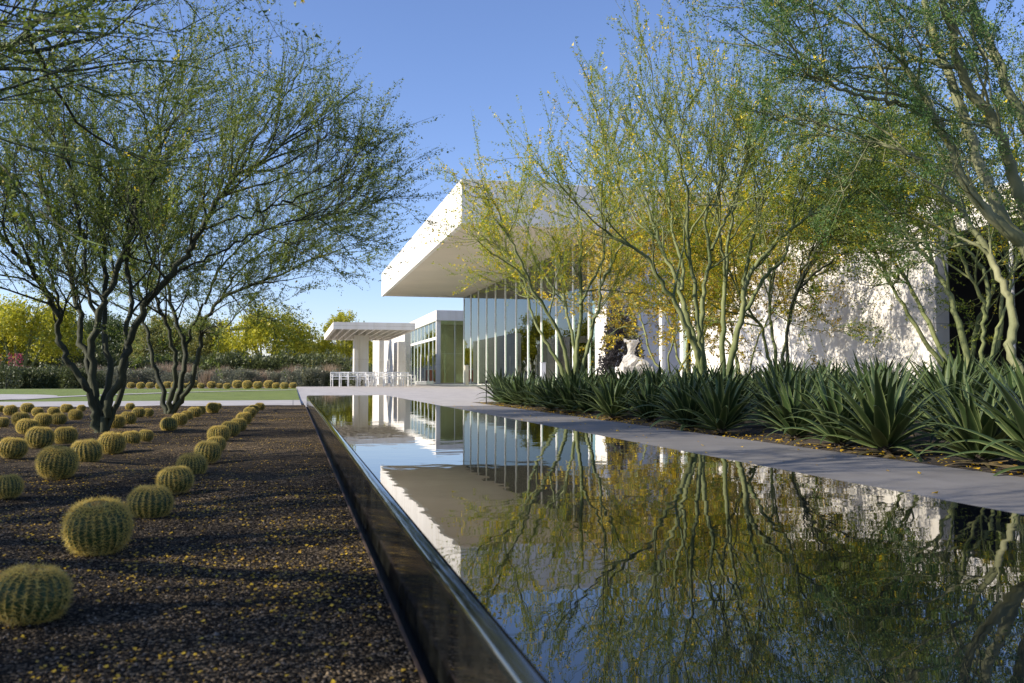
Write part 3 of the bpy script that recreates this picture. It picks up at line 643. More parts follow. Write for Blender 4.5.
# right-hand trees
# C
zC = 16.2; bC = np.array([*atd(574, 380, zC)[:2], -.02])
TC = [([(572, 396), (569, 372), (563, 341), (549, 313), (530, 287), (521, 261), (508, 235)], -.7, .07, .02),
      ([(570, 396), (561, 366), (537, 327), (528, 306), (528, 285), (512, 262)], .6, .055, .018),
      ([(574, 396), (577, 366), (577, 341), (582, 310), (579.5, 270), (582, 235), (576, 200)], .2, .075, .02),
      ([(576, 396), (584, 362), (591, 334), (598, 308), (601, 282), (612, 262), (625, 240)], -.5, .065, .02),
      ([(574, 396), (575, 343), (565.5, 310), (563, 296), (547, 280), (535, 262), (528, 235)], .9, .055, .018),
      ([(580, 305), (590, 285), (603, 262), (606, 235), (600, 205)], .5, .04, .018)]
make_tree('palo_verde_tree', 'yellow-flowering tree rising from the agaves in front of the glass wall', bC,
          [pxstem(p, zC, dz, r0, r1) for p, dz, r0, r1 in TC], 31, leaf='leaf_y', n1=5, L1=1.0, n2=5, L2=.7, n3=4, L3=.46, nleaf=34, lsz=.027, spread=.018, nz=.26, flow=.36, fsz=.040, up=.06, out=.5, tr0=.45)
# D
zD = 12.6; bD = np.array([*atd(702, 385, zD)[:2], -.02])
TD_ = [([(704, 400), (701, 367), (695, 344), (683, 320), (674, 297), (660, 282), (648, 256), (627, 244), (605, 232)], -.6, .075, .02),
       ([(703, 400), (700, 362), (692, 332), (683, 303), (677, 277), (665, 258), (655, 228), (642, 195), (634, 175)], .5, .07, .02),
       ([(704, 400), (703, 345), (700.6, 320), (706, 277), (712, 250), (704, 224), (709, 195)], .1, .07, .02),
       ([(703, 400), (701, 355), (697, 310), (693, 274), (686, 238), (689, 206), (684, 178), (678, 150)], -.9, .06, .02),
       ([(681.6, 290), (684, 262), (673, 238), (671, 209), (663, 170)], .6, .04, .018),
       ([(712, 250), (722, 225), (733, 205), (738, 185)], .4, .035, .015)]
make_tree('palo_verde_tree', 'tall airy tree with pale green forked trunk rising from the middle of the agaves', bD,
          [pxstem(p, zD, dz, r0, r1) for p, dz, r0, r1 in TD_], 32, env=lambda p: p[2] > 5.6 - .25 * max(0.0, p[0] - bD[0]), leaf='leaf', n1=4, L1=1.25, n2=4, L2=.8, n3=4, L3=.5, nleaf=42, lsz=.024, spread=.016, nz=.24, flow=.25, fsz=.034, up=.16, out=.35, tr0=.5)
# E
zE = 13.6; bE = np.array([*atd(727, 385, zE)[:2], -.02])
TE = [([(724, 400), (722.6, 356), (724, 297), (728, 244), (733, 215), (738, 190)], .4, .075, .02),
      ([(729, 400), (731, 353), (741.7, 320), (744.6, 282), (758, 262), (771, 247), (794, 224), (818, 212), (845, 200)], -.6, .085, .02),
      ([(742, 318), (765, 274), (785.6, 259), (791, 230), (797, 205), (806, 188)], .5, .05, .018),
      ([(744, 285), (748, 255), (756, 225), (762, 205)], -.2, .045, .018),
      ([(726, 280), (720, 240), (716, 205)], -.5, .04, .018)]
make_tree('palo_verde_tree', 'tree with two slender trunks and a long right-leaning limb next to the tall airy tree', bE,
          [pxstem(p, zE, dz, r0, r1) for p, dz, r0, r1 in TE], 33, env=lambda p: p[2] > 5.1, leaf='leaf', n1=3, L1=1.15, n2=4, L2=.8, n3=4, L3=.5, nleaf=42, lsz=.024, spread=.016, nz=.24, flow=.25, fsz=.036, up=.15, out=.4, tr0=.5)
# F, G near the wall, flowers turning orange
zF = 17.5; bF = np.array([*atd(776, 385, zF)[:2], -.02])
TF_ = [([(773, 396), (768, 353), (762, 326), (748, 309), (738, 290), (728, 268)], -.6, .06, .02),
       ([(775, 396), (777, 353), (768, 312), (771, 277), (765, 250), (758, 225)], .7, .06, .02),
       ([(776, 396), (784, 350), (790, 315), (800, 285), (812, 262), (826, 240)], .2, .055, .02)]
make_tree('palo_verde_tree', 'thin-stemmed tree before the bright part of the white wall, crown full of orange-yellow flowers', bF,
          [pxstem(p, zF, dz, r0, r1) for p, dz, r0, r1 in TF_], 34, leaf='leaf_y', n1=8, L1=1.6, n2=7, L2=.85, n3=5, L3=.45, nleaf=16, lsz=.042, flow=.35, fsz=.048, up=.04, out=.7, tr0=.5)
zG_ = 16.5; bG = np.array([*atd(787, 385, zG_)[:2], -.02]); bG = np.array([*atd(792, 385, zG_)[:2], -.02])
TG = [([(788, 396), (787, 353), (787, 323), (797, 288), (806, 262), (820, 240)], .5, .05, .02),
      ([(797, 290), (815, 272), (838, 258), (862, 240)], .3, .04, .018), ([(790, 310), (800, 280), (826, 230), (845, 205)], -.7, .04, .018)]
make_tree('palo_verde_tree', 'tree with one thin dark stem casting its shadow on the white wall', bG,
          [pxstem(p, zG_, dz, r0, r1) for p, dz, r0, r1 in TG], 35, bark='bark_shaded', leaf='leaf_dark', n1=8, L1=1.5, n2=7, L2=.8, n3=5, L3=.45, nleaf=17, lsz=.042, flow=.18, fsz=.045, up=.02, out=.7, tr0=.5)
# J tree behind D, near the hall's corner
zJ = 24; bJ = np.array([*atd(690, 385, zJ)[:2], 0])
make_tree('palo_verde_tree', 'orange-yellow flowering tree standing before the grey wall behind the airy tree', bJ, rnd_stems(bJ, 3, 3.6, 1.5, 36, .05), 36, leaf='leaf_orange', n1=7, L1=1.5, n2=7, L2=.9, n3=5, L3=.5, nleaf=16, lsz=.055, flow=.45, fsz=.06, up=.02, out=.5, tr0=.6, drop=.05)
# H
zH = 12.5; bH = np.array([*atd(978, 385, zH)[:2], -.02])
TH = [([(972, 400), (967, 349), (954, 307), (943, 280), (930, 262), (914, 243), (893, 222)], .6, .085, .025),
      ([(976, 400), (984, 349), (985.5, 307), (977.6, 290), (965, 268), (955, 240), (950, 205)], -.4, .055, .018),
      ([(985, 320), (989.5, 286), (977.6, 259), (959, 243), (940, 222), (925, 195)], .3, .05, .018),
      ([(982, 400), (993.5, 349), (996, 330), (1005, 312), (1012, 280), (1020, 245)], .5, .05, .018)]
make_tree('palo_verde_tree', 'low spreading tree in front of the dark recess at the right', bH,
          [pxstem(p, zH, dz, r0, r1) for p, dz, r0, r1 in TH], 37, leaf='leaf', n1=7, L1=1.35, n2=7, L2=.8, n3=5, L3=.42, nleaf=16, lsz=.036, flow=.10, fsz=.036, up=.02, out=.6, tr0=.45)
# I: big near tree at the right edge
zI = 8.0; bI = np.array([*atd(1075, 395, zI)[:2], -.02])
TI = [([(1072, 430), (1058, 350), (1045, 290), (1024, 243), (1006.6, 233), (985.5, 214), (967, 185), (950, 150), (928, 105), (905, 70)], -.3, .13, .03),
      ([(1060, 350), (1045, 290), (1030, 250), (1005, 222), (993, 196), (981, 168), (971, 132), (963, 110), (944.5, 68), (928, 16), (918, -40)], .6, .10, .035),
      ([(1065, 350), (1050, 280), (1030, 220), (1013, 180), (1005, 148), (994.5, 118), (971, 92), (957.6, 66), (952, 31), (944, 0), (938, -50)], -.8, .10, .035),
      ([(1070, 350), (1058, 250), (1042, 170), (1023.5, 126), (1007.7, 84), (992, 47), (973, 10), (962, -40)], .3, .10, .035),
      ([(1072, 420), (1030, 385), (1006.6, 351), (1014.6, 328), (1009, 296), (996, 270), (983, 246), (965, 215), (940, 190)], .9, .08, .025),
      ([(944, 126), (915, 108), (885, 100), (855, 95), (828, 84)], -.5, .035, .015),
      ([(957, 66), (925, 62), (890, 45), (850, 25), (812, 10)], .5, .035, .015),
      ([(967, 185), (935, 165), (900, 150), (868, 140)], .2, .03, .012)]
make_tree('palo_verde_tree', 'big near tree at the right edge with thick pale limbs and blue-green leaves', bI,
          [pxstem(p, zI, dz, r0, r1) for p, dz, r0, r1 in TI], 38, bark='bark_big', leaf='leaf_blue', n1=6, L1=.85, n2=6, L2=.5, n3=5, L3=.26, nleaf=36, lsz=.020, spread=.030, flow=.035, fsz=.022, up=.03, out=.5, tr0=.45)
# K, behind the big tree, yellow green
zK = 15.5; bK = np.array([*atd(962, 385, zK)[:2], -.02])
make_tree('palo_verde_tree', 'yellow-green tree against the shadowed end of the white wall', bK, rnd_stems(bK, 4, 3.5, 1.6, 39, .055), 39, leaf='leaf', n1=6, L1=1.4, n2=7, L2=.85, n3=5, L3=.45, nleaf=16, lsz=.042, flow=.22, fsz=.045, up=.02, out=.5, tr0=.62)

for k_, (px, zc, lb) in enumerate(((668, 21.5, 'orange-flowering tree deep in the bed behind the airy tree, left one of two'), (742, 21.5, 'orange-flowering tree close to the white wall behind the two slender trunks, right one of two'))):
    b_ = np.array([*atd(px, 385, zc)[:2], 0.0]); make_tree('palo_verde_tree', lb, b_, rnd_stems(b_, 3, 3.3, 1.4, 41 + k_, .035), 41 + k_, leaf='leaf_orange', n1=8, L1=1.3, n2=6, L2=.85, n3=4, L3=.5, nleaf=15, lsz=.05, flow=.35, fsz=.055, up=.02, out=.6, tr0=.45, drop=.03)
# ------------------------------------------------------------------ background trees and shrubs
def blob_tree(name, leafmat, seed, h=7.5, wd=5, n=15000, lsz=.16, stems=7, low=.12):
    rs = np.random.RandomState(seed); root = empty(name)
    b = MB(); tips = []
    for i in range(stems):
        a = 6.28 * i / stems + rs.uniform(-.3, .3); e_ = np.array([math.cos(a) * wd * .32, math.sin(a) * wd * .32, h * rs.uniform(.55, .8)])
        P = [np.zeros(3), e_ * np.array([.25, .25, .3]) + rs.normal(0, .08, 3), e_ * np.array([.6, .6, .65]) + rs.normal(0, .12, 3), e_]
        b.tube(P, [.11, .08, .055, .02], 6)
    b.build('trunk', M['bark'], root, smooth=True)
    cl = 70; cc = rs.normal(0, 1, (cl, 3)); cc /= np.linalg.norm(cc, axis=1, keepdims=True); cc *= rs.uniform(.35, 1, (cl, 1)) ** .6
    cc[:, 2] = np.abs(cc[:, 2]) * 1.0 - .25
    cc = cc * np.array([wd / 2, wd / 2, h * .5]) + np.array([0, 0, h * (.42 + low)])
    cr = rs.uniform(.35, .85, cl) * wd / 7; ci = rs.randint(0, cl, n)
    off = rs.normal(0, .55, (n, 3)) * cr[ci][:, None] * np.array([1, 1, 1.15]); P = cc[ci] + off
    P = P[P[:, 2] > h * .12]; n = len(P)
    d = rs.normal(0, 1, (n, 3)); d /= np.linalg.norm(d, axis=1, keepdims=True); s = np.cross(d, rs.normal(0, 1, (n, 3))); s /= np.linalg.norm(s, axis=1, keepdims=True)
    L = lsz * rs.uniform(.5, 1.3, (n, 1)); V = np.stack([P - s * L * .4, P + s * L * .4, P + d * L], 1).reshape(-1, 3)
    tri_obj('crown', V, M[leafmat], root); return root
protos = {}
def bgtree(kind, px, zc, sc, lb, grp=None, rz=0, z=ZG, sz=1.0):
    if kind not in protos:
        protos[kind] = {'y': lambda: blob_tree('flowering_tree', 'leaf_bgy', 51, low=.02), 'o': lambda: blob_tree('olive_tree', 'leaf_bgo', 52, low=.02), 'g': lambda: blob_tree('green_tree', 'leaf_bgg', 53, wd=6, low=.0),
                        'y2': lambda: blob_tree('flowering_tree', 'leaf_bgy', 54, wd=6.5, h=6.5, low=.0)}[kind](); o = protos[kind]
    else: o = copy_tree(protos[kind])
    p = atd(px, 380, zc); o.location = (float(p[0]), float(p[1]), z); o.scale = (sc, sc, sc * sz); o.rotation_euler = (0, 0, rz); tag(o, lb, 'tree', grp or 'trees beyond the lawn'); return o
bgtree('y2', 268, 78, 1.4, 'round bright yellow flowering tree beyond the lawn, left of the pergola', rz=.4, sz=.95)
bgtree('y', 345, 82, 1.08, 'bright yellow flowering tree directly behind the pergola', rz=1)
bgtree('y', 383, 98, .95, 'yellow flowering tree right of the pergola column, behind the screen walls', rz=2)
bgtree('y2', 22, 60, 1.22, 'yellow flowering tree at the left edge beyond the lawn', rz=3)
bgtree('y', -25, 66, 1.1, 'yellow tree just outside the left edge beyond the lawn', rz=2)
bgtree('o', 158, 74, 1.0, 'olive green tree seen between the two dark trunks', rz=1)
bgtree('o', 205, 80, 1.05, 'olive yellow tree right of the smaller dark tree', rz=2.2)
bgtree('g', 105, 80, 1.05, 'green tree behind the large dark trunk', rz=.7)
bgtree('g', 62, 84, 1.1, 'dark green tree between the yellow tree and the large trunk', rz=1.7)
bgtree('g', 235, 112, .75, 'dark tree far behind the round yellow tree', rz=2.7)
bgtree('g', 318, 118, .72, 'dark green tree in the gap between the two yellow trees', rz=.2)
bgtree('g', 298, 104, .55, 'small dark tree just right of the round yellow tree', rz=1.2)
bgtree('o', 135, 105, 1.0, 'pale olive tree farthest back left of centre', rz=.9)
bgtree('o', -60, 85, 1.2, 'olive tree outside the left edge', rz=.5)
bgtree('g', -5, 96, 1.1, 'dark green tree behind the yellow tree at the left edge', rz=.5)
for i, (px, zc, sc, kd) in enumerate(((-20, 104, 1.15, 'o'), (32, 100, 1.05, 'o'), (84, 98, 1.1, 'o'), (128, 92, .95, 'g'), (182, 100, 1.0, 'g'), (222, 98, .95, 'o'), (296, 90, .7, 'o'), (322, 100, .8, 'o'), (372, 120, .9, 'g'))):
    bgtree(kd, px, zc, sc, f'{ORD[i]} tree from the left in the rear line of trees behind the lawn', 'rear line of trees behind the lawn', rz=i * 1.3)
for i, (px, zc, sc, kd) in enumerate(((470, 100, .7, 'g'), (500, 118, .95, 'o'), (525, 96, .75, 'g'), (552, 104, .9, 'g'), (580, 98, .85, 'o'), (600, 92, .8, 'g'))):
    bgtree(kd, px, zc, sc, f'{ORD[i]} tree from the left seen through the tall glass hall', 'trees seen through the glass hall', rz=i, z=0)
# trees reflected in the glass: a row left of the plaza
for i, (x, y, sc) in enumerate(((-14, 48, .8), (-20, 58, .9), (-12, 68, .8), (-24, 40, .9))):
    pass

def shrub(name, leafmat, seed, h=1.1, wd=1.5, n=1600, lsz=.09, spiky=False):
    rs = np.random.RandomState(seed); root = empty(name)
    u = rs.normal(0, 1, (n, 3)); u /= np.linalg.norm(u, axis=1, keepdims=True); u[:, 2] = np.abs(u[:, 2])
    lob = 1 + .25 * np.sin(u[:, 0] * 5 + seed) * np.cos(u[:, 1] * 4)
    if spiky:
        P = rs.normal(0, .16, (n, 3)) * np.array([wd, wd, 0]); d = u * np.array([.35, .35, 0]) + np.array([0, 0, 1]); L = h * rs.uniform(.5, 1.1, (n, 1)); wv = .02
    else:
        P = u * rs.uniform(.4, 1, (n, 1)) ** .5 * np.array([wd / 2, wd / 2, h]) * lob[:, None]; d = u + rs.normal(0, .5, (n, 3)); L = lsz * rs.uniform(.6, 1.4, (n, 1)); wv = .4
    d /= np.linalg.norm(d, axis=1, keepdims=True); s = np.cross(d, rs.normal(0, 1, (n, 3))); s /= np.linalg.norm(s, axis=1, keepdims=True)
    W = L * wv if not spiky else .018
    V = np.stack([P - s * W, P + s * W, P + d * L], 1).reshape(-1, 3)
    tri_obj('foliage', V, M[leafmat], root)
    b = MB(); b.tube([(0, 0, 0), (.02, 0, h * .5)], [.04, .02], 6); b.tube([(0, 0, 0), (.2 * wd, .05, h * .5)], [.03, .012], 6); b.build('stem', M['bark_shaded'], root); return root
sh0 = {'sage': shrub('sage_shrub', 'sage', 61, 1.9, 2.6, 2600, .13), 'dark': shrub('dark_shrub', 'shrubg', 62, 1.6, 3.0, 2600, .13), 'reed': shrub('tall_grass_clump', 'reed', 63, 1.5, 1.6, 900, spiky=True)}
names = {'sage': ('grey-green rounded sage shrub', 'shrub'), 'dark': ('dark green low shrub', 'shrub'), 'reed': ('dry pinkish tall grass clump', 'grass')}
used = {k: 0 for k in sh0}
def put_shrub(kind, px, zc, sc, z=ZG, where='beyond the lawn'):
    o = sh0[kind] if used[kind] == 0 else copy_tree(sh0[kind]); used[kind] += 1
    zc *= .70; sc *= .70; p = atd(px, 384, zc); o.location = (float(p[0]), float(p[1]), -.02); o.scale = (sc,) * 3; o.rotation_euler = (0, 0, px * .37)
    o['_px'] = px; o['_w'] = where; o['category'] = names[kind][1]; return (kind, px, o, where)
rngs = random.Random(9); allsh = []
for px in range(-10, 100, 11): allsh.append(put_shrub('dark', px + rngs.uniform(-3, 3), rngs.uniform(62, 66), rngs.uniform(.8, 1.1)))
for px in range(95, 330, 13): allsh.append(put_shrub('sage', px + rngs.uniform(-4, 4), rngs.uniform(72, 79), rngs.uniform(.65, .95)))
for px in range(4, 330, 17): allsh.append(put_shrub('reed', px + rngs.uniform(-5, 5), rngs.uniform(76, 84), rngs.uniform(1.0, 1.5)))
for px in range(-8, 330, 15): allsh.append(put_shrub('dark', px + rngs.uniform(-4, 4), rngs.uniform(92, 100), rngs.uniform(1.7, 2.4)))
for px in (303, 318, 327, 338, 348): allsh.append(put_shrub('dark', px, rngs.uniform(74, 80), rngs.uniform(.6, .8)))
for kind in sh0:
    L_ = sorted([a for a in allsh if a[0] == kind], key=lambda a: a[1])
    for i, (k_, px, o, where) in enumerate(L_):
        tag(o, f'{names[kind][0]}, {ORD[i]} from the left in the far border beyond the lawn', names[kind][1], f'{names[kind][0]}s in the far border')
        del o['_px'], o['_w']
# pink flowering shrub at far left
pk = shrub('pink_flowering_shrub', 'shrubg', 71, 1.5, 1.3, 700, .1); p = atd(6, 385, 40); pk.location = (float(p[0]), float(p[1]), ZG); tag(pk, 'green shrub with pink flower spikes at the far left edge', 'shrub')
rsp = np.random.RandomState(4); P = np.concatenate([np.array([rsp.uniform(-.6, .6), rsp.uniform(-.3, .3), 0]) + np.stack([rsp.normal(0, .05, 40), rsp.normal(0, .05, 40), rsp.uniform(1.0, 1.6, 40)], -1) for _ in range(9)])
s_ = rsp.normal(0, .03, (len(P), 3)); t_ = rsp.normal(0, .03, (len(P), 3)); tri_obj('blossom', np.stack([P, P + s_, P + t_], 1).reshape(-1, 3), M['pink'], pk)
# leafy mass added in place of a dark panel behind the sculpture
vn = shrub('dark_panel_stand_in', 'panel_dark', 72, 3.9, 1.7, 6000, .12); p = atd(620, 384, 35.6); vn.location = (float(p[0]), float(p[1]), 0); tag(vn, 'dark grey leafy mass standing in for a dark panel behind the sculpture', 'shrub')
# columnar cacti near pergola
def column_cactus(px, zc, h, lb):
    p = atd(px, 384, zc); r_ = empty('columnar_cactus', (p[0], p[1], ZG)); tag(r_, lb, 'cactus', 'columnar cacti beyond the lawn')
    vs = []; n = 20
    for z, k in ((0, .8), (.1, 1), (h * .5, 1.05), (h - .15, .95), (h - .05, .7), (h, .2)):
        for j in range(n):
            q = (.06 if j % 2 else .08) * k; a = j * 2 * math.pi / n; vs.append((q * math.cos(a), q * math.sin(a), z))
    MB().add(vs, [(i * n + j, i * n + (j + 1) % n, (i + 1) * n + (j + 1) % n, (i + 1) * n + j) for i in range(5) for j in range(n)]).build('stem', M['cact'], r_)
    rs = np.random.RandomState(int(px)); k = 240; a = rs.randint(0, 10, k) * 2 * np.pi / 10; z = rs.uniform(.1, h - .1, k)
    P = np.stack([.08 * np.cos(a), .08 * np.sin(a), z], -1); d = P * np.array([.5, .5, 0]) + rs.normal(0, .03, (k, 3)); tri_obj('spines', np.stack([P, P + [0, 0, .01], P + d], 1).reshape(-1, 3), M['spine'], r_)
for i, (px, zc, h) in enumerate(((304, 52, 1.1), (308.5, 54, 1.4), (313, 53, 1.7))): column_cactus(px, zc, h, f'slim green columnar cactus, {ORD[i]} from the left beside the pergola')

# ------------------------------------------------------------------ golden barrel cacti
def make_barrel(seed, nrib=23, nar=15, nsp=11):
    rs = np.random.RandomState(seed); root = empty('barrel_cactus')
    nu, nvv = nrib * 6, 20; V = []
    def surf(a, v, rib):                       # v 0 bottom .. 1 top
        ph = v * math.pi * .93 + .12
        rr = math.sin(ph) ** .72 * .5; z = .43 - .43 * math.cos(ph)
        if v > .93: z -= (v - .93) * .35
        k = 1 - .13 * (1 - rib) * min(1, math.sin(ph) * 2.5); return np.array([rr * k * math.cos(a), rr * k * math.sin(a), z * (.985 + .015 * rib)])
    for i in range(nvv):
        for j in range(nu):
            a = j * 2 * math.pi / nu; rib = abs(math.cos(a * nrib / 2)) ** .8; V.append(surf(a, i / (nvv - 1), rib))
    Q_ = [(i * nu + j, i * nu + (j + 1) % nu, (i + 1) * nu + (j + 1) % nu, (i + 1) * nu + j) for i in range(nvv - 1) for j in range(nu)]
    link('body', mesh_np('body', V, Q_, 4, True), M['cact'], root)
    T = []
    for k in range(nrib):
        a = k * 2 * math.pi / nrib
        for q in range(nar):
            v = .12 + .80 * (q / (nar - 1)) ** .92 + rs.uniform(-.008, .008); p = surf(a, v, 1.0); p2 = surf(a, v + .03, 1.0)
            nrm = np.array([p[0], p[1], (p[2] - .35) * 1.1]); nrm /= np.linalg.norm(nrm) + 1e-6; tn = (p2 - p) / np.linalg.norm(p2 - p); sd = np.cross(nrm, tn)
            for s in range(nsp):
                th = 2 * math.pi * s / nsp + rs.uniform(-.3, .3)
                d = nrm * rs.uniform(.35, .9) + (tn * math.cos(th) + sd * math.sin(th)) * rs.uniform(.6, 1.0); d /= np.linalg.norm(d); L = rs.uniform(.06, .17)
                w_ = np.cross(d, rs.normal(0, 1, 3)); w_ /= np.linalg.norm(w_); w_ = w_ * .0060
                T += [p - w_, p + w_, p + d * L]
    tri_obj('spines', np.array(T), M['spine'], root)
    T = []
    for k in range(500):
        a = rs.uniform(0, 6.28); r_ = .20 * math.sqrt(rs.rand()); p = np.array([r_ * math.cos(a), r_ * math.sin(a), .80]); d = np.array([r_ * math.cos(a) * 2.2, r_ * math.sin(a) * 2.2, .6]) + rs.normal(0, .25, 3)
        d /= np.linalg.norm(d); w_ = np.cross(d, rs.normal(0, 1, 3)); w_ /= np.linalg.norm(w_) / .006; T += [p - w_, p + w_, p + d * rs.uniform(.04, .09)]
    tri_obj('woolly_crown', np.array(T), M['wool'], root); return root
bar = [make_barrel(81), make_barrel(82, 25), make_barrel(83, 21)]; bused = [False] * 3; bi = 0
def put_barrel(px, by, wpx, lb, grp, z=ZG):
    global bi
    k = bi % 3; bi += 1
    o = bar[k] if not bused[k] else copy_tree(bar[k]); bused[k] = True
    # visible base row is a little in front of the centre
    zc = (EYE - z) * F / (by - 378.0); dia = wpx / F * zc * .85; p = atd(px, 380, zc + dia * .38)
    dia *= (zc + dia * .38) / zc
    o.location = (float(p[0]), float(p[1]), z - .015 * dia); r_ = random.Random(bi); o.scale = (dia, dia, dia * r_.uniform(.86, 1.0)); o.rotation_euler = (r_.uniform(-.13, .13), r_.uniform(-.13, .13), r_.uniform(0, 6)); tag(o, lb, 'cactus', grp)
row1 = [(33, 624, 79), (103, 553, 68), (152, 519, 47), (178, 493, 38), (193, 477, 32), (208, 462, 28), (217, 451, 21), (220, 442, 24), (231, 436, 21), (239, 431, 18), (245, 424, 17), (250, 417, 14), (254, 413, 12), (260, 410, 11)]
for i, a in enumerate(row1): put_barrel(*a, f'golden barrel cactus, {ORD[i]} from the camera in the long row nearest the pool', 'golden barrels in the row nearest the pool')
row2 = [(170, 431, 18), (180, 425, 17), (187, 420, 13), (195, 417, 15), (201, 414, 11), (213, 413, 14), (218, 409, 9)]
for i, a in enumerate(row2): put_barrel(*a, f'golden barrel cactus, {ORD[i]} from the camera in the short row beside the smaller tree', 'golden barrels beside the smaller tree')
row3 = [(11, 498, 30), (57, 478, 41), (89, 464, 33), (13, 458, 29), (112, 453, 28), (40, 448, 29), (132, 445, 21), (67, 444, 24), (146, 441, 16), (28, 434, 23), (116, 428, 20), (3, 427, 14), (44, 426, 18), (22, 425, 18), (60, 424, 16), (128, 424, 17), (76, 420, 15), (139, 417, 14), (38, 416, 12), (149, 416, 11), (12, 415, 14), (54, 415, 12), (67, 413, 13), (28, 412.5, 14), (1, 412, 9), (82, 411, 9), (131, 410, 10)]
for i, a in enumerate(sorted(row3, key=lambda a: -a[1])): put_barrel(*a, f'golden barrel cactus, {ORD[i]} nearest the camera in the scattered patch around the large trunk', 'golden barrels around the large trunk')
far_b = []
xf = 131
while xf < 300:
    far_b.append((xf, 388.3 + .35 * math.sin(xf), rngs.uniform(7, 11))); xf += rngs.uniform(7, 11)
for i, (x, y, w_) in enumerate(far_b): put_barrel(x, y, w_, f'small far golden barrel, {ORD[i]} from the left along the far side of the lawn', 'golden barrels across the lawn')

# ------------------------------------------------------------------ agaves
def make_agave(seed, nl=54):
    rs = np.random.RandomState(seed); root = empty('agave'); V, Q_, mg = [], [], []
    ns = 9
    for k in range(nl):
        u = (k + .5) / nl; az = k * 2.39996 + rs.uniform(-.2, .2); el = math.radians(8 + 76 * u ** .85 + rs.uniform(-7, 7))
        L = (.50 + .22 * math.sin(u * math.pi)) * rs.uniform(.85, 1.12); W = .043 * rs.uniform(.8, 1.15); curl = rs.uniform(.35, 1.7) * (1.15 - .6 * u)
        tw = rs.uniform(-.25, .25)
        p = np.array([.03 * math.cos(az), .03 * math.sin(az), .04 + .10 * u]); e_ = el; b0 = len(V)
        for i in range(ns + 1):
            t = i / ns; wv = W * (1.0 - .35 * math.exp(-t * 8)) * (1 - t ** 2.4) * (.75 + .6 * math.sin(min(1, t * 1.6) * math.pi) ** 1 * .6) + .0008
            e2 = e_ - curl * t ** 1.6; h = np.array([math.cos(az), math.sin(az), 0]); d = h * math.cos(e2) + np.array([0, 0, math.sin(e2)]); sd = np.array([-math.sin(az), math.cos(az), 0]) + tw * t * np.array([0, 0, 1]); up_ = np.cross(d, sd) * -1
            up_ = -np.cross(sd, d) * -1
            f = .40 * wv * (1 - t * .4)
            V += [p - sd * wv + up_ * f, p - sd * wv * .78 + up_ * f * .6, p, p + sd * wv * .78 + up_ * f * .6, p + sd * wv + up_ * f]; mg += [1, .15, 0, .15, 1]
            p = p + d * L / ns
        for i in range(ns):
            for j in range(4): a = b0 + i * 5 + j; Q_.append((a, a + 1, a + 6, a + 5))
    nd_ = 6; V = np.array(V); Q_ = np.array(Q_); kv, kq = nd_ * (ns + 1) * 5, nd_ * ns * 4
    me = mesh_np('leaves', V[kv:], Q_[kq:] - kv, 4, True); at2 = me.attributes.new('margin', 'FLOAT', 'POINT'); at2.data.foreach_set('value', mg[kv:])
    link('leaves', me, M['agave'], root)
    W_ = V[:kv].copy(); W_[:, 2] = np.maximum(.02, W_[:, 2] * .55); W_[:, :2] *= .85
    link('dry_leaves', mesh_np('dry_leaves', W_, Q_[:kq], 4, True), M['dryleaf'], root)
    MB().tube([(0, 0, -.05), (0, 0, .12)], [.06, .05], 8).build('stem', M['soil'], root); return root
ag = [make_agave(s) for s in (91, 92, 93, 94, 95)]; aused = [False] * 5; ra = random.Random(17); ai = 0
ROWN = ['front', 'second', 'third', 'fourth', 'fifth', 'sixth', 'seventh']
trunks = [bC, bD, bE, bF, bG, bH, bI, bK]
for r_i, X in enumerate((3.98, 4.85, 5.8, 6.7, 7.7, 8.8, 10.2)):
    y = 3.0 + (r_i % 2) * .4 + r_i * .45; cnt = 0; st_ = (.70, .82, 1.0, 1.1, 1.25, 1.4, 1.6)[r_i]; items = []
    while y < 17.3:
        items.append((X + ra.uniform(-.12, .12), y + ra.uniform(-.12, .12))); y += st_ * ra.uniform(.88, 1.12)
    for cnt, (x, yy) in enumerate(items):
        if min(math.hypot(x - t[0], yy - t[1]) for t in trunks) < .22: x += .3
        k = ra.randrange(5); o = ag[k] if not aused[k] else copy_tree(ag[k]); aused[k] = True
        s = ra.uniform(.84, 1.08) * (.92 + .055 * r_i); o.location = (x, yy, -.03); o.scale = (s, s, s * ra.uniform(.95, 1.1)); o.rotation_euler = (ra.uniform(-.08, .08), ra.uniform(-.08, .08), ra.uniform(0, 6.28))
        tag(o, f'green agave, {ORD[cnt]} from the near end in the {ROWN[r_i]} row from the pool path', 'agave', f'agaves in the {ROWN[r_i]} row from the path')

# ------------------------------------------------------------------ loose stones, fallen flowers
rs = np.random.RandomState(7)
def hgt(x, y): return gz(np.array(x), np.array(y))
n = 34000; u = rs.rand(n) ** .8; Y = 1.05 + 3.2 * u; X = .195 - rs.rand(n) * (1.0 + (Y - 1.05) * .75) ; Z = hgt(X, Y)
oc = np.array([[1, 0, 0], [-1, 0, 0], [0, 1, 0], [0, -1, 0], [0, 0, 1], [0, 0, -1]], float); of = np.array([[0, 2, 4], [2, 1, 4], [1, 3, 4], [3, 0, 4], [2, 0, 5], [1, 2, 5], [3, 1, 5], [0, 3, 5]])
sz = rs.uniform(.0014, .0040, (n, 1, 1)) * (1 + .6 * (rs.rand(n, 1, 1) > .95)); V = oc[None] * rs.uniform(.6, 1.3, (n, 6, 1)) * sz; a = rs.uniform(0, 6.28, n); ca, sa = np.cos(a), np.sin(a)
Vx = V[:, :, 0] * ca[:, None] - V[:, :, 1] * sa[:, None]; Vy = V[:, :, 0] * sa[:, None] + V[:, :, 1] * ca[:, None]
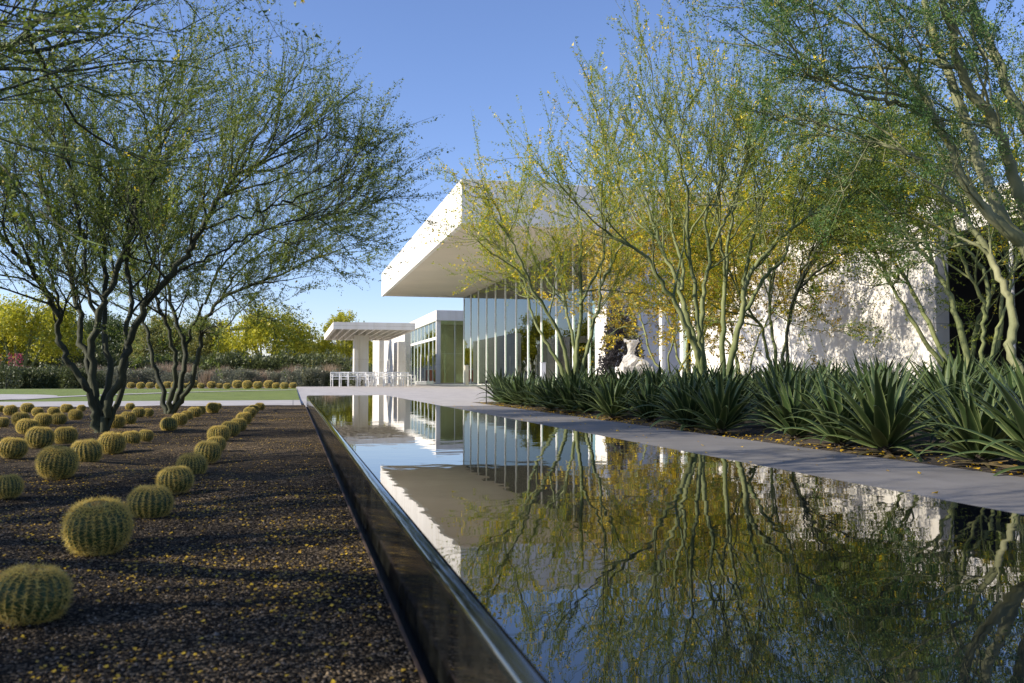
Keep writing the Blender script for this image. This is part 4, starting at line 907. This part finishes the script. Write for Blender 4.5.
V = np.stack([Vx + X[:, None], Vy + Y[:, None], V[:, :, 2] * .7 + Z[:, None] + .001], -1).reshape(-1, 3); Fc = (of[None] + np.arange(n)[:, None, None] * 6).reshape(-1, 3)
o = link('gravel_stones', mesh_np('gravel_stones', V, Fc, 3), M['stone']); o['kind'] = 'stuff'; o['label'] = 'loose dark gravel stones on the bed'; o['category'] = 'gravel'
def petals(name, X, Y, Z, size, lab):
    n = len(X); a = rs.uniform(0, 6.28, n); s = size * rs.uniform(.5, 1.3, n); q = np.array([[-.5, -.4], [.5, -.45], [.6, .3], [0, .7], [-.6, .3]]); V = np.zeros((n, 5, 3))
    jx = q[None, :, 0] * rs.uniform(.7, 1.2, (n, 5)); jy = q[None, :, 1] * rs.uniform(.5, 1.2, (n, 5))
    V[:, :, 0] = X[:, None] + s[:, None] * (jx * np.cos(a)[:, None] - jy * np.sin(a)[:, None]); V[:, :, 1] = Y[:, None] + s[:, None] * (jx * np.sin(a)[:, None] + jy * np.cos(a)[:, None])
    V[:, :, 2] = Z[:, None] + .004 + rs.uniform(0, .7, (n, 5)) * s[:, None] - .002
    o = link(name, mesh_np(name, V.reshape(-1, 3), np.arange(n * 5).reshape(-1, 5), 5), M['petal']); o['kind'] = 'stuff'; o['label'] = lab; o['category'] = 'petals'
n = 42000; Yn = 1.1 + rs.rand(n) ** 1.5 * 3.6; Xn = .195 - rs.rand(n) * (1.0 + (Yn - 1.1) * .8)
n = 90000; X = .195 - rs.rand(n) ** .9 * 6; Y = 1.1 + rs.rand(n) ** 1.15 * 14
dn = (np.sin(X * 1.7 + np.sin(Y * 1.1) * 2) * np.sin(Y * 2.3 + X) + np.sin(X * 5.1 + 1) * np.sin(Y * 4.3)) * .5
kp = rs.rand(n) < np.clip(.22 + .55 * dn, .05, 1); X, Y = X[kp], Y[kp]
dn = (np.sin(Xn * 2.7 + np.sin(Yn * 1.1) * 2) * np.sin(Yn * 3.3 + Xn) + np.sin(Xn * 9.1 + 1) * np.sin(Yn * 7.3)) * .5; kp = rs.rand(len(Xn)) < np.clip(.18 + .5 * dn, .03, 1)
X = np.r_[X, Xn[kp]]; Y = np.r_[Y, Yn[kp]]; petals('fallen_petals', X, Y, hgt(X, Y), .0060, 'tiny fallen yellow flowers scattered over the dark gravel')
n = 1500; X = rs.uniform(XR + .3, 5.0, n); X = np.where(rs.rand(n) < .75, 3.6 + np.abs(rs.normal(0, .3, n)), X); Y = rs.uniform(3, 17.5, n); petals('path_petals', X, Y, np.where(X > XP, -.008, .0), .018, 'fallen yellow flowers along the agave bed and path')
